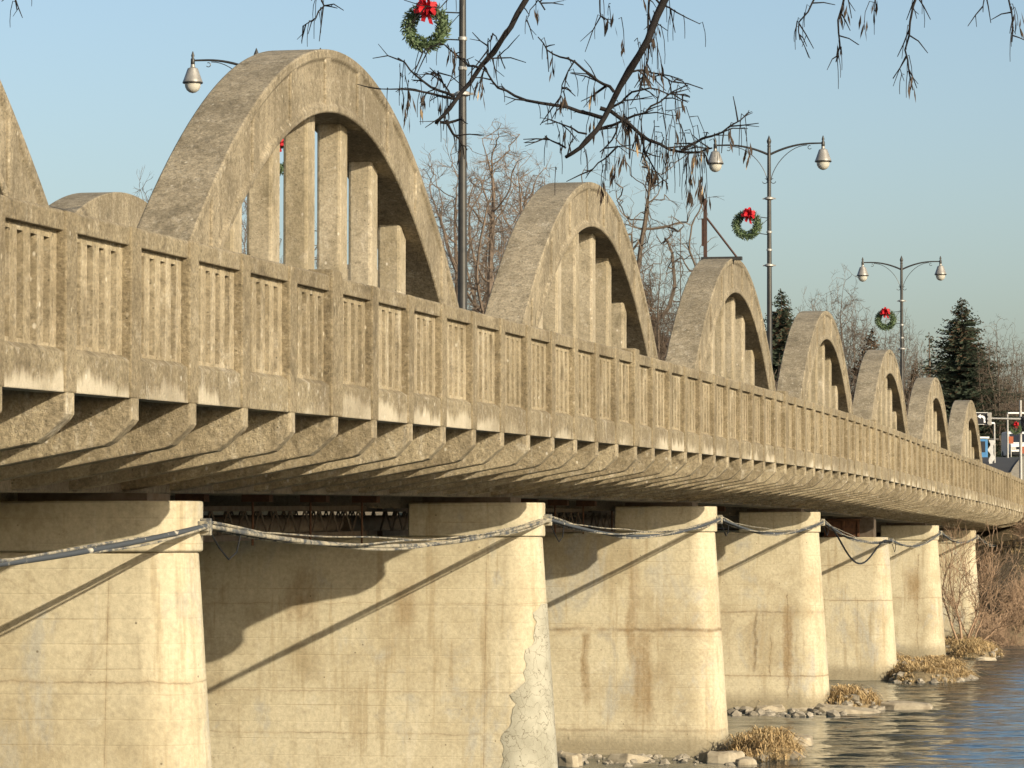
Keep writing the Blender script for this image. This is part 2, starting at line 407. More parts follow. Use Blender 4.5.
# ------------------------------------------------------------------ bridge spans
def sweep(mb, prof, ys, zf=FB):
    mb.loft([[(X(D), y, zf(y) + z) for D, z in prof] for y in ys])
def arch_part(span, yc, Do, sgn, label=None):
    """one rib; Do its road-away face, sgn +1 when that face looks towards +x"""
    a = MB()
    def ze(d): return 5.83 - .0515 * d * d
    def zi(d): return max(4.88 - .0560 * d * d, -.55)
    def P(u): return X(Do) - sgn * u
    ds = [-10.55 + i * (21.1 / 64) for i in range(65)]
    rings = []
    for d in ds:
        y = yc + d; b = FB(y); e = ze(d); i = zi(d)
        sl = math.sqrt(1 + (.1 * d) ** 2)
        t1 = min(.12 * sl, .3 * (e - i)); t2 = min(.14 * sl, .3 * (e - i))
        pr = [(0, i), (0, i + t1), (.045, i + t1 + .03), (.045, e - t2 - .03), (0, e - t2), (0, e), (AW, e), (AW, i)]
        rings.append([(P(u), y, b + z) for u, z in pr])
    a.loft(rings)
    for k in range(-9, 10, 2):
        hw = .16; b0 = FB(yc + k)
        r = []
        for d in (k - hw, k + hw):
            sl = math.sqrt(1 + (.1 * d) ** 2)
            lo = zi(d) + .10 * sl; hi = ze(d) - .12 * sl
            if hi - lo < .2: break
            r.append([(P(.004), yc + d, b0 + lo), (P(.004), yc + d, b0 + hi), (P(.08), yc + d, b0 + hi), (P(.08), yc + d, b0 + lo)])
        if len(r) == 2: a.loft(r)
    arch = a.build('arch', M['arch'], span, bevel=.025, smooth=35)
    if label: arch['label'] = label
    for d in (-9, -7, -5, -3, -1, 1, 3, 5, 7, 9):
        h = MB(); top = 4.88 - .056 * d * d + .12
        b0 = FB(yc + d)
        if top < .6: continue
        h.box((min(P(.27), P(.66)), yc + d - .23, b0 + .3), (max(P(.27), P(.66)), yc + d + .23, b0 + top))
        h.build('hanger_post', M['hanger'], arch, bevel=.05)
    return arch
def tie(mb, Da, Db, ys): sweep(mb, [(Da, -.92), (Da, .52), (Db, .52), (Db, -.92)], ys)

span_labels = [
    'concrete arch span nearest the abutment, mostly outside the picture',
    'concrete arch span whose curved rib is cut off by the left edge of the picture',
    'largest fully seen concrete arch span, with lamp arms showing above its crown',
    'second full concrete arch span, just beyond the tall post with the highest wreath',
    'concrete arch span with a bare steel bracket standing on its crown',
    'concrete arch span right behind the lamp post with the wreath beside the steel bracket',
    'concrete arch span just before the third near-side lamp post',
    'narrow looking concrete arch span, last but one before the traffic signal',
    'farthest and smallest looking concrete arch span, beside the traffic signal']
rn_b = random.Random(2)
for s in range(9):
    ya = Y0 + s * S; yc = ya + S / 2
    sp = thing('bridge_span', span_labels[s], 'bridge span', (X(DC), yc, FB(yc)), 'arched concrete spans of the bridge')
    ys = [ya + .012 + j * (S - .024) / 11 for j in range(12)]
    # deck slab and ties
    d = MB(); sweep(d, [(DP + .26, .14), (DP + .26, .355), (mir(DP + .26), .355), (mir(DP + .26), .14)], ys)
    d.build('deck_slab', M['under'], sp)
    for q in (0, 1):
        t = MB(); A, B = DA + .035, DA + AW - .035
        if q: A, B = mir(B), mir(A)
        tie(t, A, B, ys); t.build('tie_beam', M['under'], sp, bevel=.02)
    r = MB(); sweep(r, [(DA + AW + .3, .36), (DA + AW + .3, .366), (mir(DA + AW + .3), .366), (mir(DA + AW + .3), .36)], ys)
    r.build('road_surface', M['asphalt'], sp)
    # floor beams with cantilever brackets
    for j in range(11 if s < 8 else 12):
        fb = MB(); y = ya + j * S / 11; b = FB(y)
        jit = random.uniform(-.015, .015)
        half = [(DP - .012, .12), (DP - .012, -.215 + jit), (DP + .02, -.26 + jit), (DP + .20 + jit, -.43 + jit), (DP + .28 + jit, -.47), (DA - .06, -.885)]
        prof = half + [(mir(D), z) for D, z in reversed(half)]
        hw = .13 + rn_b.uniform(-.012, .012)
        fb.loft([[(X(D), y + s_ * hw, b + z) for D, z in prof] for s_ in (-1, 1)])
        fb.build('floor_beam', M['beam'], sp, bevel=.022)
    for y_ in (ya + .5, ya + S - .35):  # walls added to shut out the sky light leaking under the deck
        dm = MB(); b_ = FB(y_)
        dm.box((X(mir(DA + AW - .03)), y_ - .12, b_ - 1.12), (X(DA + AW - .03), y_ + .12, b_ + .13))
        dm.build('end_light_stop', M['under'], sp)
    # arches
    arch_part(sp, yc - .15, DA, 1)
    arch_part(sp, yc, mir(DA), -1, 'far-side arch rib beyond the roadway')
    # parapet, near side
    pm = MB()
    sweep(pm, [(DP, 0), (DP, .37), (DP + .08, .425), (DP + .25, .425), (DP + .25, 0)], ys)
    par = pm.build('parapet', M['fascia'], sp, bevel=.012)
    rl = MB(); sweep(rl, [(DP + .005, 1.51), (DP, 1.68), (DP + .03, 1.705), (DP + .30, 1.705), (DP + .33, 1.68), (DP + .33, 1.51)], ys)
    rl.build('top_rail', M['parapet'], par, bevel=.012)
    for j in range(12 if s == 8 else 11):
        y = ya + j * S / 11; po = MB()
        hw = .26 if j in (0, 11) else .165
        tz = 1.775 if j in (0, 11) else 1.70
        b = FB(y); pr = .022 + (.015 if j in (0, 11) else 0)
        lo = -.002
        po.box((X(DP + .28), y - hw, b + lo), (X(DP - pr), y + hw, b + tz))
        po.build('parapet_post', M['post'], par, bevel=.018)
    for j in range(11):
        pa = MB(); y0 = ya + j * S / 11 + .17; y1 = ya + (j + 1) * S / 11 - .17
        ym = (y0 + y1) / 2; b = FB(ym); n = 5; bw = .19
        gap = ((y1 - y0) - n * bw) / (n - 1)
        x0, x1 = X(DP + .20), X(DP + .075)
        for k in range(n):
            yy = y0 + k * (bw + gap)
            pa.box((x0, yy, b + .405), (x1, yy + bw, b + 1.53))
        for k in range(n - 1):
            yy = y0 + k * (bw + gap) + bw
            pa.box((x0 + .002, yy, b + 1.44), (x1 - .004, yy + gap, b + 1.53))
            pa.box((x0 + .002, yy, b + .405), (x1 - .004, yy + gap, b + .46))
        pa.build('railing_panel', M['panel'], par)
    # parapet, far side: one mesh with posts and bars
    fm = MB(); m = mir
    sweep(fm, [(m(DP), 0), (m(DP), .40), (m(DP + .25), .45), (m(DP + .25), 0)], ys)
    sweep(fm, [(m(DP), 1.51), (m(DP), 1.70), (m(DP + .33), 1.70), (m(DP + .33), 1.51)], ys)
    for j in range(11):
        y = ya + j * S / 11; b = FB(y)
        fm.box((X(m(DP - .02)), y - .18, b), (X(m(DP + .28)), y + .18, b + 1.70))
        for k in range(5):
            yy = y + .17 + k * .366
            fm.box((X(m(DP + .12)), yy, b + .44), (X(m(DP + .255)), yy + .135, b + 1.53))
    fo = fm.build('parapet', M['parapet'], sp); fo['label'] = 'far-side parapet beyond the roadway'

# ------------------------------------------------------------------ piers
EYE = EZ
def fx(px, k):
    """world x of the camera-facing side of pier k under picture column px"""
    yf = Y0 + (k + 1) * S - .70; t = (px - 512) / F
    return yf * (t * math.cos(TH) - math.sin(TH)) / (math.cos(TH) + t * math.sin(TH))
pier_specs = [
    dict(h=[(2.6, .02, .6)]),
    dict(h=[(EZ - 1.84, .016, .7)], v=[(fx(106, 1), .008, 1, 4.9)], st=[]),
    dict(h=[(EZ - 2.95, .016, .45), (EZ - 3.7, .016, .5), (EZ - 1.35, .012, .4)], st=[(fx(405, 2), .28, 3.3, 4.9), (fx(300, 2), .4, 3.4, 5)], v=[(fx(485, 2), .012, 1, 5)]),
    dict(h=[(EZ - 2.42, .06, 1), (EZ - 4.85, .05, .55)], v=[(fx(585, 3), .018, 1.9, 2.95)], st=[(fx(643, 3), .33, .5, 3.0), (fx(586, 3), .16, .9, 3.0), (fx(632, 3), .18, 1.8, 5)]),
    dict(h=[(EZ - 2.5, .045, .85), (EZ - 4.42, .03, .9)], v=[(fx(755, 4), .055, 1.1, 2.95), (fx(770, 4), .015, .9, 2.3), (fx(788, 4), .03, .3, 3.6)], st=[(fx(788, 4), .18, .4, 3.2)]),
    dict(h=[(EZ - 2.57, .02, .8), (EZ - 1.3, .02, .5)], v=[(fx(857, 5), .014, 1.6, 3)]),
    dict(h=[(EZ - 2.9, .02, .7)], st=[(fx(912, 6), .5, 2.0, 4.3)], v=[(fx(917, 6), .02, .3, 4.5)]),
    dict(h=[(EZ - 2.2, .03, .6)], v=[(fx(952, 7), .03, .3, 4.2)])]
pier_labels = [
    'concrete pier closest to the near bank, outside the picture',
    'foremost concrete pier at the lower left, its nose beside the lattice pipe frame',
    'broad concrete pier with a grey crazed repair patch down its nose',
    'concrete pier crossed by a brown stained horizontal crack with rust streaks below',
    'concrete pier with two upright jagged cracks below a dark horizontal joint',
    'lower concrete pier without a raised cap, under the rusty steel box',
    'pale concrete pier standing behind the largest mound of dry grass',
    'farthest concrete pier, behind the bare many-stemmed shrub']
def stadium(D0, D1, hy, yk, z, n=12):
    pts = []
    for k in range(n + 1):
        a = -math.pi / 2 + math.pi * k / n
        pts.append((X(D0 + hy) + hy * math.cos(a), yk + hy * math.sin(a), z))
    for k in range(n + 1):
        a = math.pi / 2 + math.pi * k / n
        pts.append((X(D1 - hy) + hy * math.cos(a), yk + hy * math.sin(a), z))
    return pts
def capshape(D0, D1, hy, yk, z, n=12, flip=False):
    pts = []
    for k in range(n + 1):
        a = -math.pi / 2 + math.pi * k / n
        pts.append((D0 + hy - hy * math.cos(a), yk + hy * math.sin(a)))
    pts += [(D1, yk + hy), (D1, yk - hy)]
    return [(X(mir(D) if flip else D), y, z) for D, y in pts]
DN, HY = 12.36, .60
PIER = []
for k in range(8):
    yk = Y0 + (k + 1) * S; top = FB(yk) - 1.02; cb = top - .62
    sp = pier_specs[k]
    m = pier_mat('pier_concrete', sp.get('h', ()), sp.get('v', ()), sp.get('st', ()), k)
    p = thing('bridge_pier', pier_labels[k], 'bridge pier', (X(DC), yk, -1.6), 'concrete piers under the bridge')
    sh = MB(); rings = []
    for z in (-1.7, 0, 1, 2, 3, 4, cb):
        o = (cb - z) / 15.5 - .05
        rings.append(stadium(DN - o, mir(DN) + o, HY + o, yk, z))
    sh.loft(rings); sh.build('shaft', m, p, bevel=.03, smooth=40)
    if k != 5:
        for fl in (False, True):
            c = MB(); c.loft([capshape(DN, DN + 2.42, HY, yk, z, flip=fl) for z in (cb + .004, top)])
            c.build('pier_cap', m, p, bevel=.025, smooth=40)
    for D in (DA + .42, mir(DA + .42)):  # bearing blocks, widened to plug the bright gap above the pier top
        b = MB(); b.box((X(D) - .82, yk - .48, (top if k != 5 else cb) - .005), (X(D) + .82, yk + .48, FB(yk) - .925))
        b.build('bearing', M['steel'], p)
    PIER.append((yk, top, cb, p))
# grey crazed repair patch on the second visible pier's nose
def patchmat():
    n = NT('crazed_patch'); p = n.pos()
    q = n.noise(p, 1.6, 3, .6)
    nn = n.N.new('ShaderNodeVectorMath'); nn.operation = 'ADD'
    sc_ = n.N.new('ShaderNodeTexNoise'); n.put(sc_.inputs['Vector'], p); sc_.inputs['Scale'].default_value = 3; sc_.inputs['Detail'].default_value = 6
    sm = n.N.new('ShaderNodeVectorMath'); sm.operation = 'SCALE'; n.put(sm.inputs[0], sc_.outputs['Color']); sm.inputs['Scale'].default_value = .75
    n.put(nn.inputs[0], p); n.put(nn.inputs[1], sm.outputs[0])
    e = n.vor(nn.outputs[0], 4.2, 'DISTANCE_TO_EDGE')
    e2 = n.vor(nn.outputs[0], 10.0, 'DISTANCE_TO_EDGE')
    c = n.mix(n.ramp(q, .4, .65), (.355, .335, .262), (.265, .25, .19))
    c = n.mix(n.math('MULTIPLY', n.ramp(e, .006, .032, .85, 0), n.ramp(n.noise(p, 2.3, 5, .7), .34, .48)), c, (.12, .10, .065))
    c = n.mix(n.math('MULTIPLY', n.ramp(e2, .01, .03, .5, 0), n.ramp(q, .45, .6)), c, (.16, .135, .095))
    return n.done(c, .9, n.bump(n.noise(p, 20, 6, .7), .3, .02))
yk, top, cb, p = PIER[2]
pm = MB(); rows = []
prn = random.Random(6)
for i in range(55):
    z = -.3 + i * (EZ - 1.35 + .3) / 54
    o = (cb - z) / 15.5 - .05; hy = HY + o; D0 = DN - o
    f = i / 54
    s0 = -1.75 + 1.45 * f ** 1.25 + .06 * math.sin(f * 38) + .04 * math.sin(f * 77) + prn.uniform(-.035, .035); s1 = .62 - .25 * f
    row = []
    for j in range(25):
        s_ = s0 + (s1 - s0) * j / 24; q_ = hy * math.pi / 2
        if s_ < -q_: row.append((X(D0 + hy) - (-s_ - q_), yk - hy - .008, z))
        else:
            a = s_ / hy; row.append((X(D0 + hy) + (hy + .008) * math.cos(a), yk + (hy + .008) * math.sin(a), z))
    rows.append(row)
pm.add([v for r in rows for v in r], [(i * 25 + j, i * 25 + j + 1, (i + 1) * 25 + j + 1, (i + 1) * 25 + j) for i in range(54) for j in range(24)])
po = pm.build('repair_patch', patchmat(), p, smooth=50); po['label'] = 'grey crazed repair patch'
# rusty steel box on the lower pier
yk, top, cb, p = PIER[5]
rb = thing('steel_box', 'rusty steel box with a flange standing on the lower capless pier', 'steel box', (X(14.0), yk, cb))
b = MB(); b.box((X(14.7), yk - .5, cb), (X(13.45), yk + .4, cb + .6)); b.box((X(14.8), yk - .58, cb + .6), (X(13.35), yk + .5, cb + .66))
b.build('box_body', M['rust'], rb, bevel=.02)
b = MB()
for D in (13.44, 14.0, 14.55): b.box((X(D) - .04, yk - .55, cb + .01), (X(D) + .04, yk - .502, cb + .59))
b.build('stiffener', M['rust'], rb)

# abutments
for ya, lab, nm in ((Y0 - 1.6, 'near concrete abutment carrying the first span, outside the picture', 0), (Y0 + 9 * S + 1.6, 'far concrete abutment where the last arch span meets the bank', 1)):
    y0, y1 = (ya - 1.5, ya + 1.55) if nm == 0 else (ya - 1.55, ya + 1.5)
    a = MB(); zt = FB(ya) - 1.0
    a.box((X(mir(11.2)), y0, -1), (X(11.2), y1, zt))
    if nm == 0: a.box((X(mir(DP)), y0, zt), (X(DP), ya - .02, FB(ya) + .35))
    else: a.box((X(mir(DP)), ya + .02, zt), (X(DP), y1, FB(ya) + .35))
    tag(a.build('bridge_abutment', pier_mat('abutment_concrete', [(3, .03, .5)], seed=20 + nm), origin=(X(DC), ya, -1), bevel=.03), lab, 'abutment')

# ------------------------------------------------------------------ lattice pipe frames under the deck
fr_labels = ['lattice pipe frame under the deck left of the foremost pier', 'lattice pipe frame under the deck between the foremost pier and the crazed pier',
             'lattice pipe frame under the deck behind the crazed pier cap', 'lattice pipe frame under the deck behind the rust streaked pier']
for k in range(4):
    ya, ta, ca, _ = PIER[k]; yb, tb, cbb, _ = PIER[k + 1]
    t = thing('pipe_frame', fr_labels[k], 'pipe frame', (X(16.2), (ya + yb) / 2, (ca + cbb) / 2), 'lattice pipe frames under the deck')
    n = 44
    for D in (15.6, 17.0, 18.6):
        cho = MB(); web = MB()
        for dz, hh in ((.055, .05), (.52, .04)):
            cho.loft([[(X(D) + dx, y, z + dz + d2) for dx, d2 in ((-.05, -hh), (.05, -hh), (.05, hh), (-.05, hh))] for y, z in ((ya + .6, ca), (yb - .6, cbb))])
        for i in range(n):
            f0, f1 = i / n, (i + 1) / n
            L = yb - ya - 1.2
            za = ca + (cbb - ca) * f0
            pa, pb = (.08, .5) if i % 2 == 0 else (.5, .08)
            web.tube([(X(D), ya + .6 + L * f0, za + pa), (X(D), ya + .6 + L * f1, za + pb)], .018, 4)
        cho.build('chord', M['steel'], t); web.build('lattice_web', M['steel'], t)
    for i in range(6):
        hang = MB(); y = ya + 2 + i * (yb - ya - 4) / 5
        hang.box((X(15.45), y - .13, FB(y) - 1.02), (X(15.0), y + .13, FB(y) - .7))
        hang.tube([(X(15.3), y, FB(y) - .75), (X(15.3), y, ca + .02)], .02, 5)
        hang.build('hanger_clamp', M['rust'], t)
    pi = MB()
    for D, r in ((16.2, .14), (17.8, .17)):
        pi.tube([(X(D), ya + .3, ca + .24), (X(D), yb - .3, cbb + .24)], r, 10)
    pi.build('pipe', M['steel'], t, smooth=40)

# ------------------------------------------------------------------ cables along the pier noses
cab_labels = ['thick dark sagging cable reaching in from the left edge to the foremost pier nose',
              'pale wrapped sagging cable between the foremost pier and the crazed pier',
              'sagging cable between the crazed pier and the rust streaked pier',
              'sagging cable between the rust streaked pier and the pier with two upright cracks',
              'sagging cable running to the lower capless pier', 'sagging cable between the capless pier and the pale pier behind the grass mound',
              'sagging cable between the two farthest piers', 'sagging cable from the farthest pier to the bank']
def cab_pt(k):
    yk = Y0 + (k + 1) * S; return Vector((X(DN) + .075, yk, FB(yk) - 1.02 - .30))
for k in range(8):
    a, b = cab_pt(k), cab_pt(k + 1)
    if k + 1 == 5: b.z -= .45
    if k == 5: a.z -= .45
    n = 30; sag = .36 if k != 4 else .3
    t = thing('sagging_cable', cab_labels[k], 'cable', tuple(a), 'cables strung along the pier noses')
    def line(off, rad, sg, ph, wob=.0, f0=0, f1=1):
        pts = []
        for i in range(n + 1):
            f = f0 + (f1 - f0) * i / n
            p = a.lerp(b, f); p.z -= 4 * sg * f * (1 - f)
            p.x += off * math.cos(ph + f * 9) + .02 * math.sin(f * 13 + ph); p.z += off * math.sin(ph + f * 9) + wob * math.sin(f * 23 + ph)
            pts.append(p)
        return pts
    mm = M['cable'] if k != 1 else M['cable_pale']
    c = MB(); c.tube(line(0, .04, sag, 0), .033, 8); c.build('main_cable', mm, t, smooth=50)
    c = MB()
    c.tube(line(.046, .02, sag, 1.0, .006), .019, 6); c.tube(line(.05, .02, sag * .93, 3.2, .008), .015, 6)
    if k >= 1: c.tube(line(.03, .02, sag * .72, 5, .01, .04, .97), .010, 5)
    c.build('thin_strand', M['cable_pale'], t, smooth=50)
    c = MB()
    c.box((a.x - .10, a.y - .10, a.z - .07), (a.x + .045, a.y + .10, a.z + .055)); c.box((a.x - .1, a.y - .03, a.z - .12), (a.x + .06, a.y + .03, a.z + .09))
    c.build('nose_clamp', M['cable_pale'], t, bevel=.012)
    # loose tail hanging at the nose
    c = MB(); c.tube([a + Vector((-.02, .1, -.02)), a + Vector((.02, .5, -.28)), a + Vector((.02, .9, -.42)), a + Vector((.02, 1.25, -.33)), a + Vector((0, 1.5, -.1))], .012, 5)
    c.build('loose_end', M['black'], t, smooth=50)
# hanging loop in front of the lower pier
a = cab_pt(4); b = cab_pt(5)
lp = thing('hanging_cable', 'black cable hanging in a deep loop before the lower capless pier', 'cable', tuple(a))
c = MB(); pts = []
for i in range(25):
    f = i / 24; p = a.lerp(b, .05 + .9 * f); p.x += .12
    p.z += -.15 - 1.15 * math.sin(math.pi * min(1, f * 1.15)) ** 1.4 * (1 - .35 * f) - .35 * f
    pts.append(p)
c.tube(pts, .03, 7); c.build('cable_loop', M['black'], lp, smooth=50)

# ------------------------------------------------------------------ street lamps
def make_lamp():
    t = thing('street_lamp', '', 'street lamp')
    p = MB()
    p.lathe((0, 0, 0), [(.17, 0), (.17, .5), (.13, .62), (.095, .75), (.088, 2.5), (.078, 5), (.066, 7.5), (.055, 9.55), (.05, 9.6)], 14)
    p.build('pole', M['pole'], t, smooth=40)
    f = MB(); f.lathe((0, 0, 9.6), [(.05, 0), (.06, .04), (.045, .08), (.07, .16), (.07, .2), (.03, .3), (.008, .36)], 12); f.build('finial', M['pole'], t, smooth=60)
    for z, r in ((7.98, .14), (6.95, .085), (6.4, .085), (5.93, .14)):
        c = MB(); c.lathe((0, 0, z), [(r * .72, 0), (r, .02), (r, .07), (r * .72, .09)], 12)
        if r > .1: c.box((-.2, -.02, z + .02), (.2, .02, z + .06))
        c.build('band_clamp', M['zinc'], t, smooth=40)
    for s in (-1, 1):
        a = MB(); pts = []
        for i in range(13):
            u = i / 12; pts.append((s * (.04 + 1.63 * u), 0, 9.38 + .31 * (1 - (1 - min(1, u * 1.25)) ** 2.0)))
        a.tube(pts, [.036 - .012 * i / 12 for i in range(13)], 8)
        a.lathe((s * 1.66, 0, 9.56), [(.03, 0), (.055, .03), (.055, .16), (.03, .2), (.045, .25), (.012, .36)], 10)
        arm = a.build('arm', M['pole'], t, smooth=50)
        b = MB(); pts = []
        for i in range(13):
            u = i / 12; pts.append((s * (.055 + 1.12 * (1 - math.cos(u * math.pi / 2)) ** .8), 0, 8.55 + 1.09 * math.sin(u * math.pi / 2)))
        b.tube(pts, .012, 6)
        for (cx, cz, r, a0, a1) in ((.13, 8.56, .075, 90, 350), (1.25, 9.57, .055, 60, 330)):
            b.tube([(s * (cx + r * math.cos(R(a0 + (a1 - a0) * i / 10))), 0, cz + r * math.sin(R(a0 + (a1 - a0) * i / 10))) for i in range(11)], .011, 5)
        b.build('scroll_brace', M['pole'], t, smooth=50)
        L = MB(); L.lathe((s * 1.66, 0, 9.06), [(.215, .06), (.25, .075), (.25, .10), (.225, .16), (.175, .30), (.13, .425), (.06, .46), (.05, .55)], 20)
        h = L.build('lamp_shade', M['shade'], t, smooth=40)
        L = MB(); L.lathe((s * 1.66, 0, 9.06), [(.24, .045), (.258, .055), (.258, .08), (.24, .09)], 20); L.build('rim', M['pole'], h, smooth=40)
        L = MB(); L.lathe((s * 1.66, 0, 9.06), [(.012, -.195), (.085, -.175), (.15, -.125), (.19, -.05), (.205, .05)], 20); L.build('globe', M['glass'], h, smooth=60)
    return t
lamp0 = make_lamp()
def deckz(y): return FB(y) + .50
lamp_specs = [(13.9, 3, 1, 'tall dark lamp post crossed by bare branches, its heads above the picture'),
              (13.9, 5, 1, 'lamp post with two heads standing right of the steel bracket'),
              (13.9, 7, 1, 'lamp post with two heads near the spruces, farthest of the near side'),
              (mir(13.9), 4, -1, 'lamp post hidden behind the largest arch with only its arms in view'),
              (13.9, 1, 1, 'lamp post outside the picture at the near end of the bridge')]
lamps = []
for i, (D, Zs, sd_, lab) in enumerate(lamp_specs):
    o = lamp0 if i == 0 else copy_tree(lamp0)
    y = Y0 + Zs * S
    o.location = (X(D), y, deckz(y) + .04); o['label'] = lab; o['group'] = 'lamp posts on the bridge'
    lamps.append((o, D, y, sd_))
# plinth blocks under the lamps
for (o, D, y, s_), nm in zip(lamps, ('crossed by branches', 'right of the steel bracket', 'near the spruces', 'behind the largest arch', 'at the near end')):
    b = MB(); b.box((X(D) - .42, y - .55, FB(y) + .3), (X(D) + .42, y + .55, FB(y) + .545))
    tag(b.build('lamp_plinth', M['hanger'], origin=(X(D), y, FB(y) + .3), bevel=.03), 'concrete plinth under the lamp post ' + nm, 'plinth', 'lamp plinths between the arches')

# ------------------------------------------------------------------ wreaths
def make_wreath():
    t = thing('christmas_wreath', '', 'wreath')
    rn = random.Random(3); lf = MB()
    RR, rr = .33, .115
    for i in range(1500):
        a = rn.uniform(0, 2 * math.pi); b = rn.uniform(0, 2 * math.pi); q = rr * rn.uniform(.55, 1.12)
        dirr = Vector((math.cos(a), 0, math.sin(a)))
        n = dirr * math.cos(b) + Vector((0, 1, 0)) * math.sin(b)
        c = dirr * RR + n * q
        tdir = Vector((-math.sin(a), 0, math.cos(a)))
        d = (n * .8 + tdir * rn.uniform(.2, 1) + Vector((rn.uniform(-.5, .5), rn.uniform(-.5, .5), rn.uniform(-.5, .5)))).normalized()
        u = d.orthogonal().normalized(); u = Matrix.Rotation(rn.uniform(0, 6.28), 3, d) @ u
        l = rn.uniform(.05, .09); wd = rn.uniform(.010, .02)
        lf.cur = 1 if rn.random() < .3 else 0
        lf.add([c - u * wd, c + d * l * .5 - u * wd, c + d * l, c + u * wd], [(0, 1, 2, 3)])
    core = [[Vector((math.cos(a) * (RR + rr * .62 * math.cos(b)), rr * .62 * math.sin(b), math.sin(a) * (RR + rr * .62 * math.cos(b)))) for b in [k * math.pi / 4 for k in range(8)]] for a in [i * math.pi / 16 for i in range(33)]]
    lf.cur = 0; lf.loft(core, False)
    lf.build('evergreen_ring', [M['green'], M['greenb']], t)
    bw = MB(); rb_ = random.Random(9)
    for k in range(9):
        a0 = k * .72 + rb_.uniform(-.2, .2); L = rb_.uniform(.15, .24); dy = rb_.uniform(-.10, .02); wd = rb_.uniform(.05, .075)
        d = Vector((math.cos(a0), 0, math.sin(a0) * .85)); u = Vector((-d.z, 0, d.x))
        c0 = Vector((.03, -.15, .34))
        pts = [c0, c0 + d * L * .55 + Vector((0, dy - .08, 0)) + u * .03, c0 + d * L + Vector((0, dy - .03, 0)), c0 + d * L * .6 + Vector((0, dy + .05, 0)) - u * .03, c0 + Vector((0, .02, 0))]
        rings = [[p + Vector((0, -wd * .4, 0)) - u * wd * .5, p + Vector((0, -wd * .4, 0)) + u * wd * .5, p + Vector((0, wd * .2, .0)) + u * wd * .5, p + Vector((0, wd * .2, 0)) - u * wd * .5] for p in pts]
        bw.loft(rings)
    for ex, ez in ((.10, .06), (-.05, .10)):
        pts = [Vector((.03, -.17, .31)), Vector((.03 + ex * .5, -.2, .2)), Vector((.03 + ex, -.18, ez))]
        bw.loft([[p + Vector((-.035, 0, .01)), p + Vector((.035, 0, -.01)), p + Vector((.035, .01, -.01)), p + Vector((-.035, .01, .01))] for p in pts])
    bw.v = [((x - .02) * 1.1 + .02, y * 1.1, (z - .33) * 1.08 + .33) for x, y, z in bw.v]
    bw.build('bow', M['red'], t, smooth=50)
    for z in (.30, -.20):
        rd = MB(); rd.tube([(.28, .05, z), (.66, .05, z)], .014, 6)
        if z > 0: rd.tube([(.62, .05, .295), (.40, .05, .02)], .008, 5)
        rd.build('holder_rod', M['pole'], t)
    return t
wr0 = make_wreath()
wr_labels = ['wreath with red bow on the tall post crossed by branches, the highest of all',
             'evergreen wreath with red bow on the lamp post beside the steel bracket',
             'evergreen wreath with red bow on the lamp post near the spruces',
             'wreath half hidden behind hanger posts of the largest arch, only its bow showing']
for i in range(4):
    o, D, y, s_ = lamps[i]
    wv = wr0 if i == 0 else copy_tree(wr0)
    wv.location = (X(D) - s_ * .68, y - .05, o.location.z + 7.22)
    wv.rotation_euler = (0, 0, 0 if s_ == 1 else math.pi)
    if s_ == -1:
        wv.scale = (1, -1, 1)
    wv.rotation_euler.y = R((4, 9, -5, 3)[i])
    wv['label'] = wr_labels[i]; wv['group'] = 'christmas wreaths on the lamp posts'

# ------------------------------------------------------------------ steel bracket on an arch crown
yc = Y0 + 4.5 * S; zt = FB(yc) + 5.83
t = thing('steel_bracket', 'bare rusty steel post with a diagonal strut standing on an arch crown', 'bracket', (X(13.75), yc, zt))
yb_ = yc - 1.35; zt = FB(yb_) + 5.83 - .0515 * 1.2 ** 2
b = MB(); b.box((X(14.16), yb_ - .10, zt - .05), (X(13.05), yb_ + .10, zt + .045)); b.build('base_channel', M['pole'], t)
b = MB(); b.box((X(14.1), yb_ - .05, zt + .03), (X(14.01), yb_ + .05, zt + 1.62)); b.box((X(14.15), yb_ - .04, zt + .35), (X(14.105), yb_ + .04, zt + 1.1)); b.build('upright', M['oldsteel'], t)
b = MB(); b.tube([(X(14.02), yb_, zt + 1.12), (X(13.20), yb_, zt + .04)], .03, 5); b.tube([(X(14.06), yb_, zt + 1.1), (X(14.25), yb_, zt + 1.08), (X(14.3), yb_, zt + 1.2)], .01, 5); b.build('strut', M['oldsteel'], t)

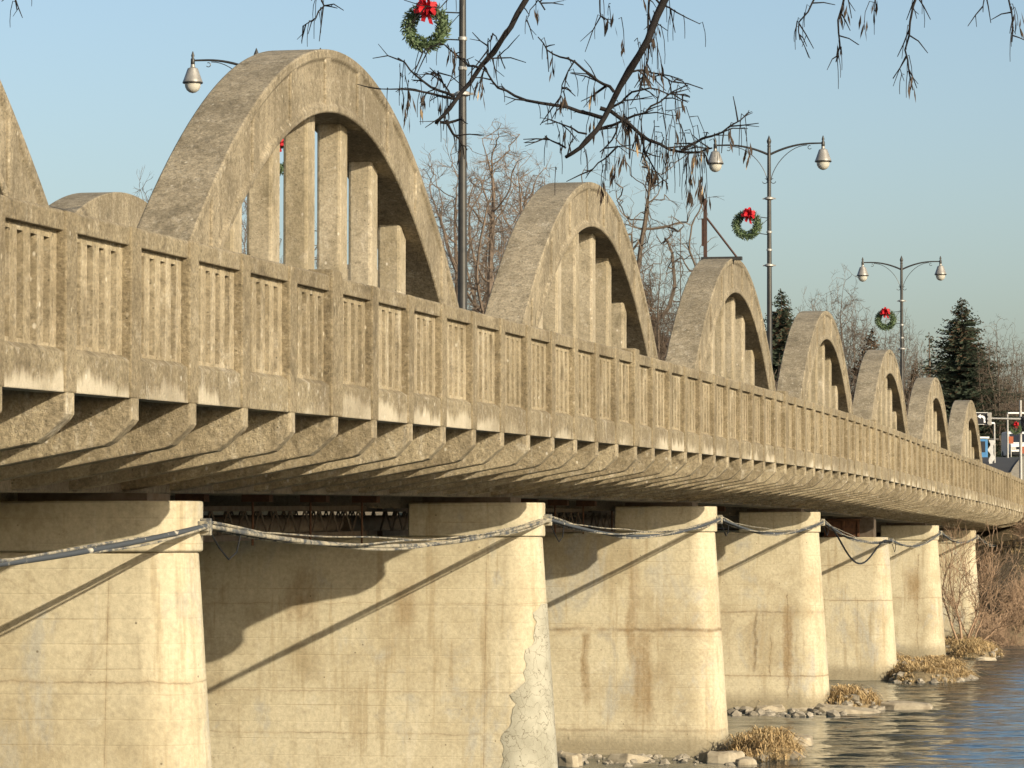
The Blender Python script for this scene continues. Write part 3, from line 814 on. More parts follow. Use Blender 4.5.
# ------------------------------------------------------------------ bare trees
def grow(mbT, mbC, p, d, length, rad, depth, rn, maxd, spread, up, split=3, twig=.016):
    n = 5 if depth < 2 else 4; pts = [p.copy()]; rr = [rad]; cur = p.copy(); dd = d.copy(); dirs = []
    wig = .16 if depth == 0 else .30
    for i in range(n):
        dd = (dd + Vector((rn.uniform(-1, 1), rn.uniform(-1, 1), rn.uniform(-1, 1))) * wig + Vector((0, 0, up))).normalized()
        dirs.append(dd.copy()); cur = cur + dd * (length / n); pts.append(cur.copy()); rr.append(max(rad * (1 - .5 * (i + 1) / n), twig))
    (mbT if depth == 0 else mbC).tube(pts, rr, 7 if depth == 0 else (5 if depth < 3 else 3), False)
    if depth >= maxd: return
    k = split + (3 if depth == 0 else 0) + (1 if depth > 0 else 0)
    for j in range(k):
        f = 1.0 if j == 0 else rn.uniform(.45 if depth == 0 else .2, .97)
        i = min(n - 1, int(f * n)); q = pts[i].lerp(pts[i + 1], min(1, f * n - i))
        dl = dirs[i]; ax = dl.cross(Vector((rn.uniform(-1, 1), rn.uniform(-1, 1), rn.uniform(-1, 1)))).normalized()
        ang = rn.uniform(.1, .3) if j == 0 else spread * rn.uniform(.7, 1.25)
        nd = Matrix.Rotation(ang, 3, ax) @ dl
        grow(mbT, mbC, q, nd, length * (rn.uniform(.7, .85) if j == 0 else rn.uniform(.5, .8)), max(rr[i] * (.85 if j == 0 else rn.uniform(.45, .62)), twig), depth + 1, rn, maxd, spread, up, split, twig)
import numpy as np
def bare_tree(seed, height, cw, mat='bark', trunk=.26, cbase=.30, npts=700, step=.42, twig=.010, lean=0.0, tips=3, flat=1.0):
    t = thing('bare_tree', '', 'tree')
    rg = np.random.default_rng(seed); rn = random.Random(seed)
    zc0 = height * cbase; hc = height - zc0
    P = rg.uniform(-1, 1, (npts * 3, 3)); rr = (P ** 2).sum(1); P = P[(rr < 1) & (rr > .12)][:npts]
    lob = 1 + .22 * np.sin(3 * np.arctan2(P[:, 1], P[:, 0]) + seed) 
    P = P * np.array([cw / 2, cw / 2, hc / 2]) * lob[:, None] * np.array([1, 1, flat]) + np.array([lean, 0, zc0 + hc / 2])
    nodes = [np.array([0, 0, -.5])]; par = [-1]
    z = 0
    while z < zc0 * .9:
        z += step * 1.3; nodes.append(np.array([lean * z / height + .08 * rn.uniform(-1, 1), .08 * rn.uniform(-1, 1), z])); par.append(len(nodes) - 2)
    ntr = len(nodes)
    N = np.array(nodes); alive = np.ones(len(P), bool)
    for it in range(70):
        A = P[alive]
        if len(A) == 0: break
        d2 = ((A[:, None] - N[None]) ** 2).sum(2); near = d2.argmin(1); dm = np.sqrt(d2.min(1))
        new = []; npar = []
        for k in np.unique(near):
            sel = near == k
            if k < ntr - 5: continue
            v = A[sel] - N[k]; v = (v / (np.linalg.norm(v, axis=1)[:, None] + 1e-6)).sum(0) + rg.normal(0, .5, 3) + np.array([0, 0, .02])
            v /= np.linalg.norm(v) + 1e-6
            q = N[k] + v * step
            new.append(q); npar.append(int(k))
        if not new: break
        base = len(N); N = np.vstack([N, np.array(new)]); par += npar
        d2 = ((P[:, None] - N[None, base:]) ** 2).sum(2).min(1)
        alive &= d2 > (step * 1.25) ** 2
    n = len(N); kids = [[] for _ in range(n)]
    for i, p_ in enumerate(par):
        if p_ >= 0: kids[p_].append(i)
    w_ = np.zeros(n)
    for i in range(n - 1, -1, -1):
        w_[i] = max(1, sum(w_[c] for c in kids[i]))
    rad = np.maximum(twig, trunk * (w_ / w_[0]) ** .47)
    a, b = MB(), MB()
    done = set(); stack = [0]
    while stack:
        r = stack.pop()
        chain = ([par[r]] if par[r] >= 0 else []) + [r]
        cur = r
        while kids[cur]:
            ks = sorted(kids[cur], key=lambda c: -w_[c]); stack += ks[1:]; cur = ks[0]; chain.append(cur)
        if len(chain) > 1:
            rs = [min(rad[c], rad[chain[1]]) for c in chain]
            if r == 0:
                m = min(ntr, len(chain)); a.tube([Vector(N[c]) for c in chain[:m]], rs[:m], 8, False)
                if m < len(chain): b.tube([Vector(N[c]) for c in chain[m - 1:]], rs[m - 1:], 6, False)
            else: b.tube([Vector(N[c]) for c in chain], rs, 5 if rs[0] > .06 else 3, False)
        # fine twigs
        e = Vector(N[chain[-1]]); d0 = (e - Vector(N[chain[-2]])).normalized() if len(chain) > 1 else Vector((0, 0, 1))
        for q in range(tips):
            base_ = e if q < 2 else Vector(N[chain[rn.randrange(max(1, len(chain) // 2), len(chain))]])
            d = (d0 + Vector((rn.uniform(-1, 1), rn.uniform(-1, 1), rn.uniform(-.7, 1.1))) * .85).normalized(); L = step * rn.uniform(1.2, 2.6)
            m1 = base_ + d * L * .5 + Vector((rn.uniform(-.1, .1), rn.uniform(-.1, .1), .04)); e1 = base_ + d * L
            b.tube([base_, m1, e1], [twig, twig * .8, twig * .5], 3, False)
            f = (d + Vector((rn.uniform(-1, 1), rn.uniform(-1, 1), rn.uniform(-.5, 1))) * .8).normalized()
            b.tube([m1, m1 + f * L * .5], [twig * .7, twig * .5], 3, False)
    a.build('trunk', M[mat], t, smooth=60); b.build('crown', M[mat], t)
    return t
T = {}
def place_tree(kind, px, depth, top_py, label, rz=0, sxy=1.0, group='bare trees beyond the river'):
    src, h = kind
    o = src if not src.get('used') else copy_tree(src)
    src['used'] = 1
    q = at(px, 529.5, depth); gz = ground(q.x, q.y) - .1
    topz = at(px, top_py, depth).z
    k = (topz - gz) / h
    o.location = (q.x, q.y, gz); o.scale = (k * sxy, k * sxy, k); o.rotation_euler = (0, 0, rz)
    o['label'] = label; o['group'] = group
    return o
kA = (bare_tree(11, 24, 10.5, 'barkred', .42, .28, 1500, .42, .0115, tips=7), 24)
kB = (bare_tree(5, 18, 8.5, 'bark', .28, .20, 1000, .40, .011, tips=5), 18)
kC = (bare_tree(23, 14, 6.0, 'thicket', .18, .12, 900, .34, .011, tips=6), 14)
kD = (bare_tree(31, 18, 9.5, 'bark', .34, .25, 300, .5, .015, tips=3, lean=1.5), 18)
place_tree(kA, 492, 250, 138, 'big tan bare tree behind the tall lamp post', 0, 1.15)
place_tree(kD, 628, 262, 145, 'open bare tree with crooked limbs right of the second full arch', 1.0, .9)
place_tree(kA, 455, 275, 175, 'bare tree showing just left of the tall lamp post', 2.1, 1.0)
place_tree(kC, 842, 262, 278, 'slender bare tree left of the spruce behind the third lamp post', .4, .8)
place_tree(kC, 815, 285, 300, 'pale bare tree right of the dark conifer', 2.4, .8)
place_tree(kB, 1000, 282, 324, 'bushy bare tree right of the big spruce', .9, .7)
place_tree(kB, 1030, 288, 340, 'bare tree cut by the right edge above the traffic signal', 3.0, .8)
place_tree(kC, 905, 270, 320, 'bare tree rising behind the third lamp post', 4.0, .9)
place_tree(kC, 660, 255, 255, 'reddish bare tree between the second and third full arches', 5.0, .9)
place_tree(kB, 985, 300, 350, 'bare tree behind the farthest arch', 2.0, .9)
place_tree(kD, 330, 265, 215, 'bare tree seen between the hanger posts of the largest arch', 2.6, .8)
place_tree(kA, 250, 280, 170, 'tall bare tree seen through the left gaps of the largest arch', 4.2, .5)
place_tree(kC, 150, 300, 190, 'thin bare tree peeping beside the foot of the largest arch', 3.2, .7)
place_tree(kC, 1016, 282, 385, 'low bare tree behind the traffic signal poles', 1.2, 1.1)
place_tree(kC, 972, 300, 380, 'dark bare tree over the crown of the farthest arch', .2, 1.0)
place_tree(kC, 870, 250, 345, 'short bare tree between two arches in front of the spruce', 1.9, .9)

place_tree(kA, 520, 262, 165, 'reddish bare tree between the tall lamp post and the second full arch', 1.4, .8)
place_tree(kB, 600, 285, 200, 'faint bare tree behind the crown of the second full arch', .7, .9)
for i, (px, top, kk) in enumerate(((640, 262, kC), (672, 290, kC), (690, 285, kB), (800, 318, kC), (828, 300, kB), (855, 310, kC), (888, 322, kB), (918, 345, kC), (940, 352, kC), (955, 372, kB), (985, 338, kB), (1000, 372, kC), (1020, 350, kC), (1035, 372, kB), (995, 405, kC), (1010, 380, kC), (862, 352, kC), (880, 360, kC), (900, 366, kC), (925, 372, kB), (948, 392, kC), (972, 388, kC), (990, 376, kB), (1005, 398, kC), (1018, 388, kC), (1030, 402, kC))):
    place_tree(kk, px, (302 if px > 915 else 258) + (i * 7) % 40, top, 'bare brown tree in the belt of trees beyond the far end of the bridge', i * 1.3, .85, 'belt of bare trees beyond the bridge')

# ------------------------------------------------------------------ conifers
def conifer(seed, h, rad, droop=.25, dens=1.0, mats=('needle', 'needlebrown'), brown=.12, gap=0):
    t = thing('spruce_tree', '', 'tree'); rn = random.Random(seed)
    tr = MB(); tr.tube([(0, 0, -.3), (.05, 0, h * .5), (0, 0, h * .99)], [h * .016, h * .010, .015], 7); tr.build('trunk', M['bark'], t)
    c = MB()
    for i in range(int(430 * dens)):
        f = 1 - rn.random() ** 1.0 * .93; f = .07 + .93 * (1 - math.sqrt(rn.random())) if rn.random() < .6 else f
        lump = .9 + .2 * math.sin(f * 41 + seed) * (1 - f)
        z = f * h; L = (rad * (1 - f) ** .92 * rn.uniform(.55, 1.12) * lump + .10)
        if rn.random() < gap * (1 if math.sin(f * 23 + seed * 2) > 0 else .2) * 1.8: continue
        a = rn.uniform(0, 6.283); dv = Vector((math.cos(a), math.sin(a), 0)); side = Vector((-dv.y, dv.x, 0))
        tilt = .55 * max(0, f - .55) - droop * (1 - f)
        ns = max(3, int(L / .17))
        for j in range(ns):
            u = (j + rn.random()) / ns
            p = dv * (L * u) + Vector((0, 0, z + L * (tilt * u + .16 * u * u) + rn.uniform(-.06, .06)))
            for s_ in (-1, 1):
                wd = min(.34, .30 * L) * (1.15 - u) * rn.uniform(.6, 1.25) + .04
                tip = p + side * s_ * wd + dv * wd * .7 + Vector((0, 0, rn.uniform(-.20, .02)))
                q = Vector((0, 0, min(.10, .25 * wd) * rn.uniform(.6, 1.4)))
                c.cur = 1 if rn.random() < brown * (2.2 if f > .65 else .7) else 0
                c.add([p - q, tip - q * .4, tip + q * .4, p + q + dv * .08], [(0, 1, 2, 3)])
    c.build('crown', [M[mats[0]], M[mats[1]]], t)
    return t
sA = (conifer(2, 16, 6.6, .3, 2.6), 16)
sB = (conifer(4, 14, 2.8, .35, .5, gap=.3), 14)
sC = (conifer(6, 12, 4.2, .0, 1.3, ('cedar', 'needlebrown'), .3), 12)
gs = 'conifers beyond the river'
place_tree(sA, 963, 285, 297, 'large dark spruce with a pointed top right of the third lamp post', 0, 1.65, gs)
place_tree(sB, 930, 252, 330, 'thin ragged spruce just left of the large dark spruce', 0, 1.5, gs)
place_tree(sA, 782, 255, 288, 'dark spruce right behind the lamp post beside the steel bracket', 2, 1.35, gs)
place_tree(sA, 985, 345, 352, 'dark spruce standing behind the bare trees above the traffic signal', 1.1, 1.1, gs)
place_tree(sC, 915, 262, 362, 'low brown cedar between the third lamp post and the thin ragged spruce', 2.2, 1.1, gs)
place_tree(sC, 872, 258, 328, 'brownish cedar left of the third lamp post', 1, 1.5, gs)
place_tree(sC, 648, 262, 285, 'rusty brown cedar behind the right leg of the second full arch', 3, 1.0, gs)
place_tree(sC, 700, 268, 300, 'rusty cedar hidden mostly behind the arch with the steel bracket', 4, 1.0, gs)

# ------------------------------------------------------------------ shrubs: brush on the far bank
def shrub(seed, h, stems, spread, mat='brush', maxd=3, twig=.012, name='bare_shrub'):
    t = thing(name, '', 'shrub'); rn = random.Random(seed); a, b = MB(), MB()
    for i in range(stems):
        an = rn.uniform(0, 6.283); d = Vector((math.cos(an) * spread * rn.random(), math.sin(an) * spread * rn.random(), 1)).normalized()
        grow(a, b, Vector((rn.uniform(-.2, .2), rn.uniform(-.2, .2), -.2)), d, h * .42, .035, 0, rn, maxd, .75, .05, 2, twig)
    zs = max(v[2] for v in b.v); k = h / zs
    a.v = [(x * k, y * k, z * k) for x, y, z in a.v]; b.v = [(x * k, y * k, z * k) for x, y, z in b.v]
    a.build('stem', M[mat], t); b.build('twigs', M[mat], t)
    return t
hA = (shrub(3, 4, 9, .8, 'brush', 4, .013), 4)
hT = (shrub(14, 5, 8, .7, 'thicket', 4, .013), 5)
hB = (shrub(8, 5, 6, .7, 'bark', 4, .013), 5)
def place_shrub(kind, x, y, h, label, rz, group='bare shrubs on the far bank', zz=None):
    src, h0 = kind
    o = src if not src.get('used') else copy_tree(src); src['used'] = 1
    k = h / h0; o.location = (x, y, (ground(x, y) if zz is None else zz) - .1); o.scale = (k, k, k); o.rotation_euler = (0, 0, rz)
    o['label'] = label; o['group'] = group
def willow():
    t = thing('bare_shrub', '', 'shrub'); rn = random.Random(4); a, b = MB(), MB()
    for i, (dx, dy, L, r) in enumerate(((-.15, .2, 3.6, .06), (.05, -.1, 3.9, .07), (.28, .1, 3.3, .06), (.55, 0, 3.2, .06), (.8, .2, 3.0, .05), (1.15, -.1, 2.8, .055), (-.5, .1, 2.2, .04))):
        grow(a, b, Vector((.12 * i - .3, rn.uniform(-.2, .2), -.2)), Vector((dx, dy, 1)).normalized(), L * .62, r, 0, rn, 4, .6, .05, 2, .008)
    a.build('stem', M['brush'], t, smooth=60); b.build('twigs', M['brush'], t)
    return t
hW = (willow(), 4.7)
wq = wl(966, 652)
place_shrub(hW, wq[0], wq[1], 4.7, 'bare many-stemmed shrub leaning over the water beside the farthest pier', .2)
rn = random.Random(12)
pos = ['low down by the waterline', 'halfway up the slope', 'at the slope top', 'under the deck edge', 'against the abutment']
for i in range(17):
    px = 962 + 5.2 * i + rn.uniform(-3, 3); dep = rn.choice((166, 174, 182, 190)) + rn.uniform(-3, 3)
    if px < 985: dep = max(dep, 180)
    q = at(px, 600, dep)
    place_shrub(hA if i % 3 else hB, q.x, q.y, rn.uniform(2.2, 3.6), 'tangled brown bare shrub on the bank slope below the far end of the deck', rn.uniform(0, 6), 'tangled shrubs on the bank slope')
for i in range(20):
    px = 640 + 20 * i + rn.uniform(-8, 8); q = at(px, 500, rn.uniform(222, 240) if px < 900 else rn.uniform(300, 320))
    place_shrub(hT, q.x, q.y, rn.uniform(6.5, 9.5), 'brown bare thicket shrub beyond the bridge, half hidden by the arches', rn.uniform(0, 6), 'thicket shrubs beyond the arches')

# ------------------------------------------------------------------ rubble, slabs, dry grass on the pier footings
def rock(mb, c, r, rn, flat=.7):
    bm = bmesh.new(); bmesh.ops.create_icosphere(bm, subdivisions=1, radius=1)
    sx, sy, sz = r * rn.uniform(.7, 1.3), r * rn.uniform(.7, 1.3), r * flat * rn.uniform(.7, 1.1)
    rot = Matrix.Rotation(rn.uniform(0, 6.28), 3, 'Z') @ Matrix.Rotation(rn.uniform(-.4, .4), 3, 'X')
    vs = []
    for v in bm.verts:
        k = rn.uniform(.75, 1.15); vs.append(Vector(c) + rot @ Vector((v.co.x * sx * k, v.co.y * sy * k, v.co.z * sz * k)))
    mb.add(vs, [tuple(v.index for v in f.verts) for f in bm.faces]); bm.free()
rn = random.Random(21); rb = MB()
for (cx, cy, rx, ry, h) in ISL:
    for i in range(int(44 * rx * ry)):
        a = rn.uniform(0, 6.283); q = math.sqrt(rn.uniform(.6, 2.0))
        x, y = cx + rx * q * math.cos(a), cy + ry * q * math.sin(a)
        z = ground(x, y)
        if z > -.35: rock(rb, (x, y, max(z, -.05) + .02), rn.choice((.05, .07, .08, .1, .13, .18, .26)), rn)
for i in range(120):
    px_ = rn.uniform(556, 735); x, y = wl(px_, rn.uniform(752, 766)); rock(rb, (x, y, rn.uniform(-.05, .03)), rn.choice((.06, .09, .12, .16)), rn)
for i in range(90):
    px_ = rn.uniform(728, 845); x, y = wl(px_, rn.uniform(704, 716)); rock(rb, (x, y, rn.uniform(-.05, .06)), rn.choice((.08, .12, .16, .22)), rn)
for i in range(130):
    x = rn.uniform(-16, -5); y = 158 + rn.uniform(-3, 14); z = ground(x, y)
    if z > -.3: rock(rb, (x, y, z), rn.choice((.1, .15, .22, .3)), rn)
tag(rb.build('rubble', M['stone']), 'broken stones heaped round the pier feet', 'rubble', kind='stuff')
slabs = [(790, 739, 4.16, .62, .34, .10, .15, 'pale flat concrete slab lying behind the nearest grass clump'),
         (848, 714, 4.92, .9, .45, .2, .05, 'long dark-ended concrete slab at the foot of the pier with two upright cracks'),
         (905, 708, 5.02, .85, .5, .17, -.35, 'tilted concrete slab lying farthest out in the water'),
         (770, 712, 4.95, .5, .35, .18, .3, 'square concrete block in the rubble row near the rust streaked pier'),
         (805, 712, 4.97, .45, .3, .16, -.2, 'small concrete block in the middle of the rubble row'),
         (722, 758, 3.88, .42, .5, .16, .4, 'angular concrete block at the foot of the rust streaked pier nose'),
         (630, 760, 3.88, .5, .4, .10, .7, 'wedge shaped stone slab below the rust streaked pier'),
         (745, 764, 3.84, .25, .2, .12, .2, 'small dark stone before the nearest grass clump'),
         (568, 760, 3.8, .22, .3, .16, .9, 'rounded pale stone beside the crazed pier nose'),
         (985, 662, 6.9, .5, .3, .18, .2, 'grey stone block at the waterline below the shrub')]
for (px, py, Zs, lx, ly, lz, rz, lab) in slabs:
    p = at(px, py, Zs * S * math.cos(TH)); m = MB(); rr = random.Random(px)
    M3 = Matrix.Rotation(rz + TH, 3, 'Z') @ Matrix.Rotation(rr.uniform(-.14, .14), 3, 'Y') @ Matrix.Rotation(rr.uniform(-.1, .1), 3, 'X')
    ring = []
    kx = [rr.uniform(.72, 1.15) for _ in range(11)]
    for zz, sc_ in ((-1.6, 1.1), (-.3, 1.06), (.55, 1.0), (1, .86)):
        r = []
        for k in range(11):
            a = 2 * math.pi * k / 11
            cx_, cy_ = max(-1, min(1, 1.3 * math.cos(a))), max(-1, min(1, 1.3 * math.sin(a)))
            q_ = kx[k] * sc_ * rr.uniform(.93, 1.07)
            r.append(p + M3 @ Vector((lx * cx_ * q_, ly * cy_ * q_, lz * (zz + rr.uniform(-.22, .22)))))
        ring.append(r)
    m.loft(ring)
    tag(m.build('concrete_slab', M['slab'], origin=tuple(p), bevel=.03), lab, 'slab', 'broken slabs round the pier feet')
gr = MB(); rn = random.Random(5)
def tuft(x, y, h, n, lean=(0, 0)):
    z = ground(x, y) - .05
    for i in range(n):
        a = rn.uniform(0, 6.283); sp = rn.uniform(.4, 1.7); hh = h * rn.uniform(.35, .85)
        b = Vector((x + rn.uniform(-.15, .15), y + rn.uniform(-.15, .15), z))
        d = Vector((math.cos(a) * sp + lean[0], math.sin(a) * sp + lean[1], 0)); wv = Vector((-math.sin(a), math.cos(a), 0)) * rn.uniform(.010, .019)
        p1 = b + d * hh * .35 + Vector((0, 0, hh * .5)); p2 = b + d * hh * .85 + Vector((0, 0, hh * rn.uniform(-.12, .55)))
        gr.add([b - wv, b + wv, p1 + wv * .8, p1 - wv * .8], [(0, 1, 2, 3)]); gr.add([p1 - wv * .8, p1 + wv * .8, p2], [(0, 1, 2)])
for (px, py, wx_, wy_, cnt, h) in ((766, 755, .75, 1.4, 120, .8), (745, 748, .3, .8, 30, .9), (852, 705, .55, 1.3, 130, .8), (846, 700, .25, .6, 40, 1.15), (925, 676, 1.2, 2.2, 230, .72), (890, 674, .6, 1.6, 90, .9),
                                     (975, 652, 1.0, 2.4, 90, .7), (1000, 650, 1.2, 3, 60, .6), (800, 706, 1.0, .4, 26, .4)):
    cx_, cy_ = wl(px, py)
    for i in range(int(cnt * 1.3)):
        x, y = cx_ + rn.gauss(0, wx_ * .75), cy_ + rn.gauss(0, wy_ * .65)
        if ground(x, y) > -.06: tuft(x, y, h * .85 * rn.uniform(.5, 1.2), 20, (rn.uniform(-.3, .8), rn.uniform(-.9, .3)))
for (cx_, cy_, rx, ry, h_) in ISL:
    for i in range(int(70 * rx * ry)):
        a_ = rn.uniform(0, 6.283); q_ = 1.28 * math.sqrt(rn.random())
        x, y = cx_ + rx * q_ * math.cos(a_), cy_ + ry * q_ * math.sin(a_)
        if ground(x, y) > -.02: tuft(x, y, rn.uniform(.25, .75), 15, (rn.uniform(-.4, .9), rn.uniform(-.9, .3)))
for i in range(260):
    x = rn.uniform(-20, -3); y = rn.uniform(166, 192); tuft(x, y, .8, 12)
tag(gr.build('dry_grass', M['straw']), 'straw coloured dry grass on the pier footings and bank', 'grass', kind='stuff')

# ------------------------------------------------------------------ far end: street things beyond the bridge
def gz(q): return ground(q.x, q.y)
Zd = 10.6 * S * math.cos(TH)
AXr, AYf, AZu = CR, Vector((-math.sin(TH), math.cos(TH), 0)), Vector((0, 0, 1))
# approach road
def kb(D, y, z): return (X(D), y, z)
ar = MB(); ye = Y0 + 9 * S + 1.6
stn = [ye + .1] + [ye + 3 + 5 * k for k in range(14)] + [ye + 90, ye + 140, ye + 200]
def rz_(y):
    a = FB(ye) + .366; return a + (ground(-19, y) + .35 - a) * smooth((y - ye - 2) / 18)
ar.loft([[kb(14.5, y, rz_(y)), kb(mir(14.5), y, rz_(y)), kb(mir(14.5), y, rz_(y) - 3), kb(14.5, y, rz_(y) - 3)] for y in stn])
tag(ar.build('road', M['asphalt']), kind='structure')
for D0, D1, nm in ((10.9, 14.496, 0), (mir(14.496), mir(10.9), 1)):
    pv = MB(); pv.loft([[kb(D0, y, rz_(y) + .13), kb(D1, y, rz_(y) + .13), kb(D1, y, rz_(y) - 3), kb(D0, y, rz_(y) - 3)] for y in stn])
    tag(pv.build('pavement', M['slab']), kind='structure')
def street_pole(px, top, dep, label, head=None, name='street_pole', rad=.08):
    q = at(px, 500, dep); b = gz(q); zt = at(px, top, dep).z
    t = thing(name, label, 'pole', (q.x, q.y, b))
    m = MB(); m.tube([(q.x, q.y, b), (q.x, q.y, zt)], [rad, rad * .75], 8); m.build('shaft', M['zinc'], t, smooth=50)
    if head:
        m = MB(); c = Vector((q.x, q.y, zt)) + AXr * head * .5
        m.obox(c, AXr, AYf, AZu, abs(head) * .5, .12, .06); m.build('lamp_head', M['white'], t, bevel=.03)
    return t, q, b, zt
sg, q, b, zt = street_pole(1021, 400, Zd, 'signal mast with a long arm at the right edge', name='signal_mast', rad=.11)
m = MB(); p0 = at(1021, 419, Zd); p1 = at(975, 418, Zd); m.tube([p0, p1], [.07, .05], 8); m.build('mast_arm', M['zinc'], sg, smooth=50)
tag(sg, cat='signal mast')
q2 = at(981.5, 418.5, Zd)
t = thing('road_sign', 'black square road sign with a white left-turn arrow on the signal arm', 'sign', tuple(q2))
m = MB(); m.obox(q2 - AYf * .14, AXr, AYf, AZu, .36, .015, .36); m.build('sign_plate', M['signblack'], t)
m = MB(); m.obox(q2 - AYf * .125, AXr, AYf, AZu, .39, .012, .39); m.build('border_plate', M['white'], t)
m = MB(); o = q2 - AYf * .165
def S2(u, v): return o + AXr * u + AZu * v
arr = [(.12, -.27), (.24, -.27), (.24, -.02), (.18, .12), (.06, .19), (-.07, .19), (-.07, .29), (-.28, .13), (-.07, -.02), (-.07, .07), (.04, .06), (.12, -.04)]
fr_ = [S2(*v) for v in arr]; bk = [v + AYf * .012 for v in fr_]
m.loft([fr_, bk]); m.build('arrow', M['white'], t)
q3 = at(988.5, 419, Zd)
t = thing('traffic_signal', 'grey traffic signal head hanging beside the left-turn arrow sign', 'traffic signal', tuple(q3))
m = MB(); m.obox(q3, AXr, AYf, AZu, .18, .14, .42); m.build('housing', M['shade'], t, bevel=.03)
for dz in (.26, 0, -.26):
    m = MB(); c = q3 + AZu * dz - AYf * .15; m.tube([c, c - AYf * .16], [.12, .13], 10); m.build('visor', M['shade'], t)
q3 = at(1025, 424, Zd)
t = thing('traffic_signal', 'dark traffic signal head cut by the right edge beside its mast', 'traffic signal', tuple(q3))
m = MB(); m.obox(q3, AXr, AYf, AZu, .22, .16, .5); m.build('housing', M['signblack'], t, bevel=.03)
for dz in (.3, 0, -.3):
    m = MB(); c = q3 + AZu * dz - AYf * .16; m.tube([c, c - AYf * .16], [.13, .14], 10); m.build('visor', M['signblack'], t)
street_pole(976.8, 413, Zd + 1.2, 'thin grey pole under the left-turn arrow sign', rad=.06)
street_pole(994.8, 423, Zd + 14, 'grey lamp pole with a flat head pointing left, beside the white banner', head=-1.2)
street_pole(1008, 413, Zd + 22, 'grey lamp pole with a flat white head, left of the far wreath', head=1.6)
fw = copy_tree(wr0); fw.location = at(1015.5, 428.5, Zd - 1.5); fw.scale = (.85, .85, .85)
fw['label'] = 'small far wreath with red bow beside the signal mast'; fw['group'] = 'christmas wreaths on the lamp posts'
# banner
q = at(991.5, 455, Zd + 13.5)
t = thing('street_banner', 'wavy white cloth banner hanging on the grey lamp pole', 'banner', (q.x, q.y, gz(q)))
m = MB(); rings = []
for i in range(15):
    z = at(991.5, 440 + 26 * i / 14, Zd + 13.5).z; wv = .12 * math.sin(i * .9); hw = .15 + .05 * math.sin(i * 1.3 + 1)
    c = Vector((q.x, q.y, z)) + AXr * wv * .5
    rings.append([c - AXr * hw - AYf * .02, c + AXr * hw - AYf * .02, c + AXr * hw + AYf * .02, c - AXr * hw + AYf * .02])
m.loft(rings); m.build('cloth', M['cloth'], t, smooth=60)
m = MB(); zt = at(991.5, 439, Zd + 13.5).z; m.tube([Vector((q.x, q.y, zt)) - AXr * .4, Vector((q.x, q.y, zt)) + AXr * .5], .02, 5); m.build('banner_rod', M['zinc'], t)
# blue booth
q = at(980, 470, Zd + 30); t = thing('vending_booth', 'narrow blue booth left of the white banner', 'booth', (q.x, q.y, gz(q)))
m = MB(); c = at(980, 455, Zd + 30); c.z = (c.z + gz(q)) / 2 + .6; hz = c.z - gz(q); m.obox(c, AXr, AYf, AZu, .5, .5, hz); m.build('booth_wall', M['blue'], t, bevel=.04)
m = MB(); m.obox(c + AZu * (hz + .06), AXr, AYf, AZu, .6, .6, .06); m.build('roof', M['white'], t)
m = MB(); m.obox(c - AYf * .51 + AZu * hz * .3, AXr, AYf, AZu, .32, .012, .4); m.build('window', M['glassdark'], t)
# white van
q = at(1015.5, 470, 266); zg = rz_(q.y) + .02; c0 = Vector((q.x, q.y, zg))
t = thing('white_van', 'white van facing the bridge, right of the far lamp poles', 'van', tuple(c0))
m = MB()
sil = [(-2.5, .35), (-2.5, 1.0), (-2.3, 1.15), (-1.7, 1.25), (-1.1, 2.0), (-.7, 2.15), (2.3, 2.15), (2.5, 1.9), (2.5, .35)]
m.loft([[c0 + AYf * u + AXr * s + AZu * v for u, v in sil] for s in (-.72, .72)]); m.build('body', M['white'], t, bevel=.08)
m = MB(); n_ = (AYf * .6 + AZu * .75).normalized(); m.obox(c0 + AYf * -1.42 + AZu * 1.63, AXr, n_, n_.cross(AXr), .60, .40, .02); m.build('windscreen', M['glassdark'], t)
for s in (-1, 1):
    m = MB(); m.obox(c0 - AYf * 2.51 + AXr * s * .52 + AZu * .85, AXr, AYf, AZu, .18, .02, .11); m.build('headlight', M['glass'], t)
    for u in (-1.6, 1.6):
        m = MB(); c = c0 + AYf * u + AXr * s * .64 + AZu * .36; m.tube([c - AXr * .11, c + AXr * .11], .36, 16); m.build('wheel', M['black'], t)
m = MB(); m.obox(c0 - AYf * 2.53 + AZu * .48, AXr, AYf, AZu, .70, .06, .12); m.build('bumper', M['black'], t, bevel=.02)
m = MB(); m.obox(c0 - AYf * 2.51 + AZu * .86, AXr, AYf, AZu, .30, .015, .10); m.build('grille', M['glassdark'], t)
# kerbside boards
for px, py, dep, mt, lab in ((1011, 440, Zd + 34, 'orange', 'small orange board behind the far lamp pole'), (1024, 450, Zd + 34, 'orange', 'orange board at the right edge above the van')):
    c = at(px, py, dep); zg = gz(c); t = thing('notice_board', lab, 'board', (c.x, c.y, zg))
    m = MB(); m.obox(c, AXr, AYf, AZu, .17, .03, .26); m.build('panel', M[mt], t)
    m = MB(); m.tube([(c.x, c.y, zg), (c.x, c.y, c.z - .26)], .04, 6); m.build('board_post', M['zinc'], t)
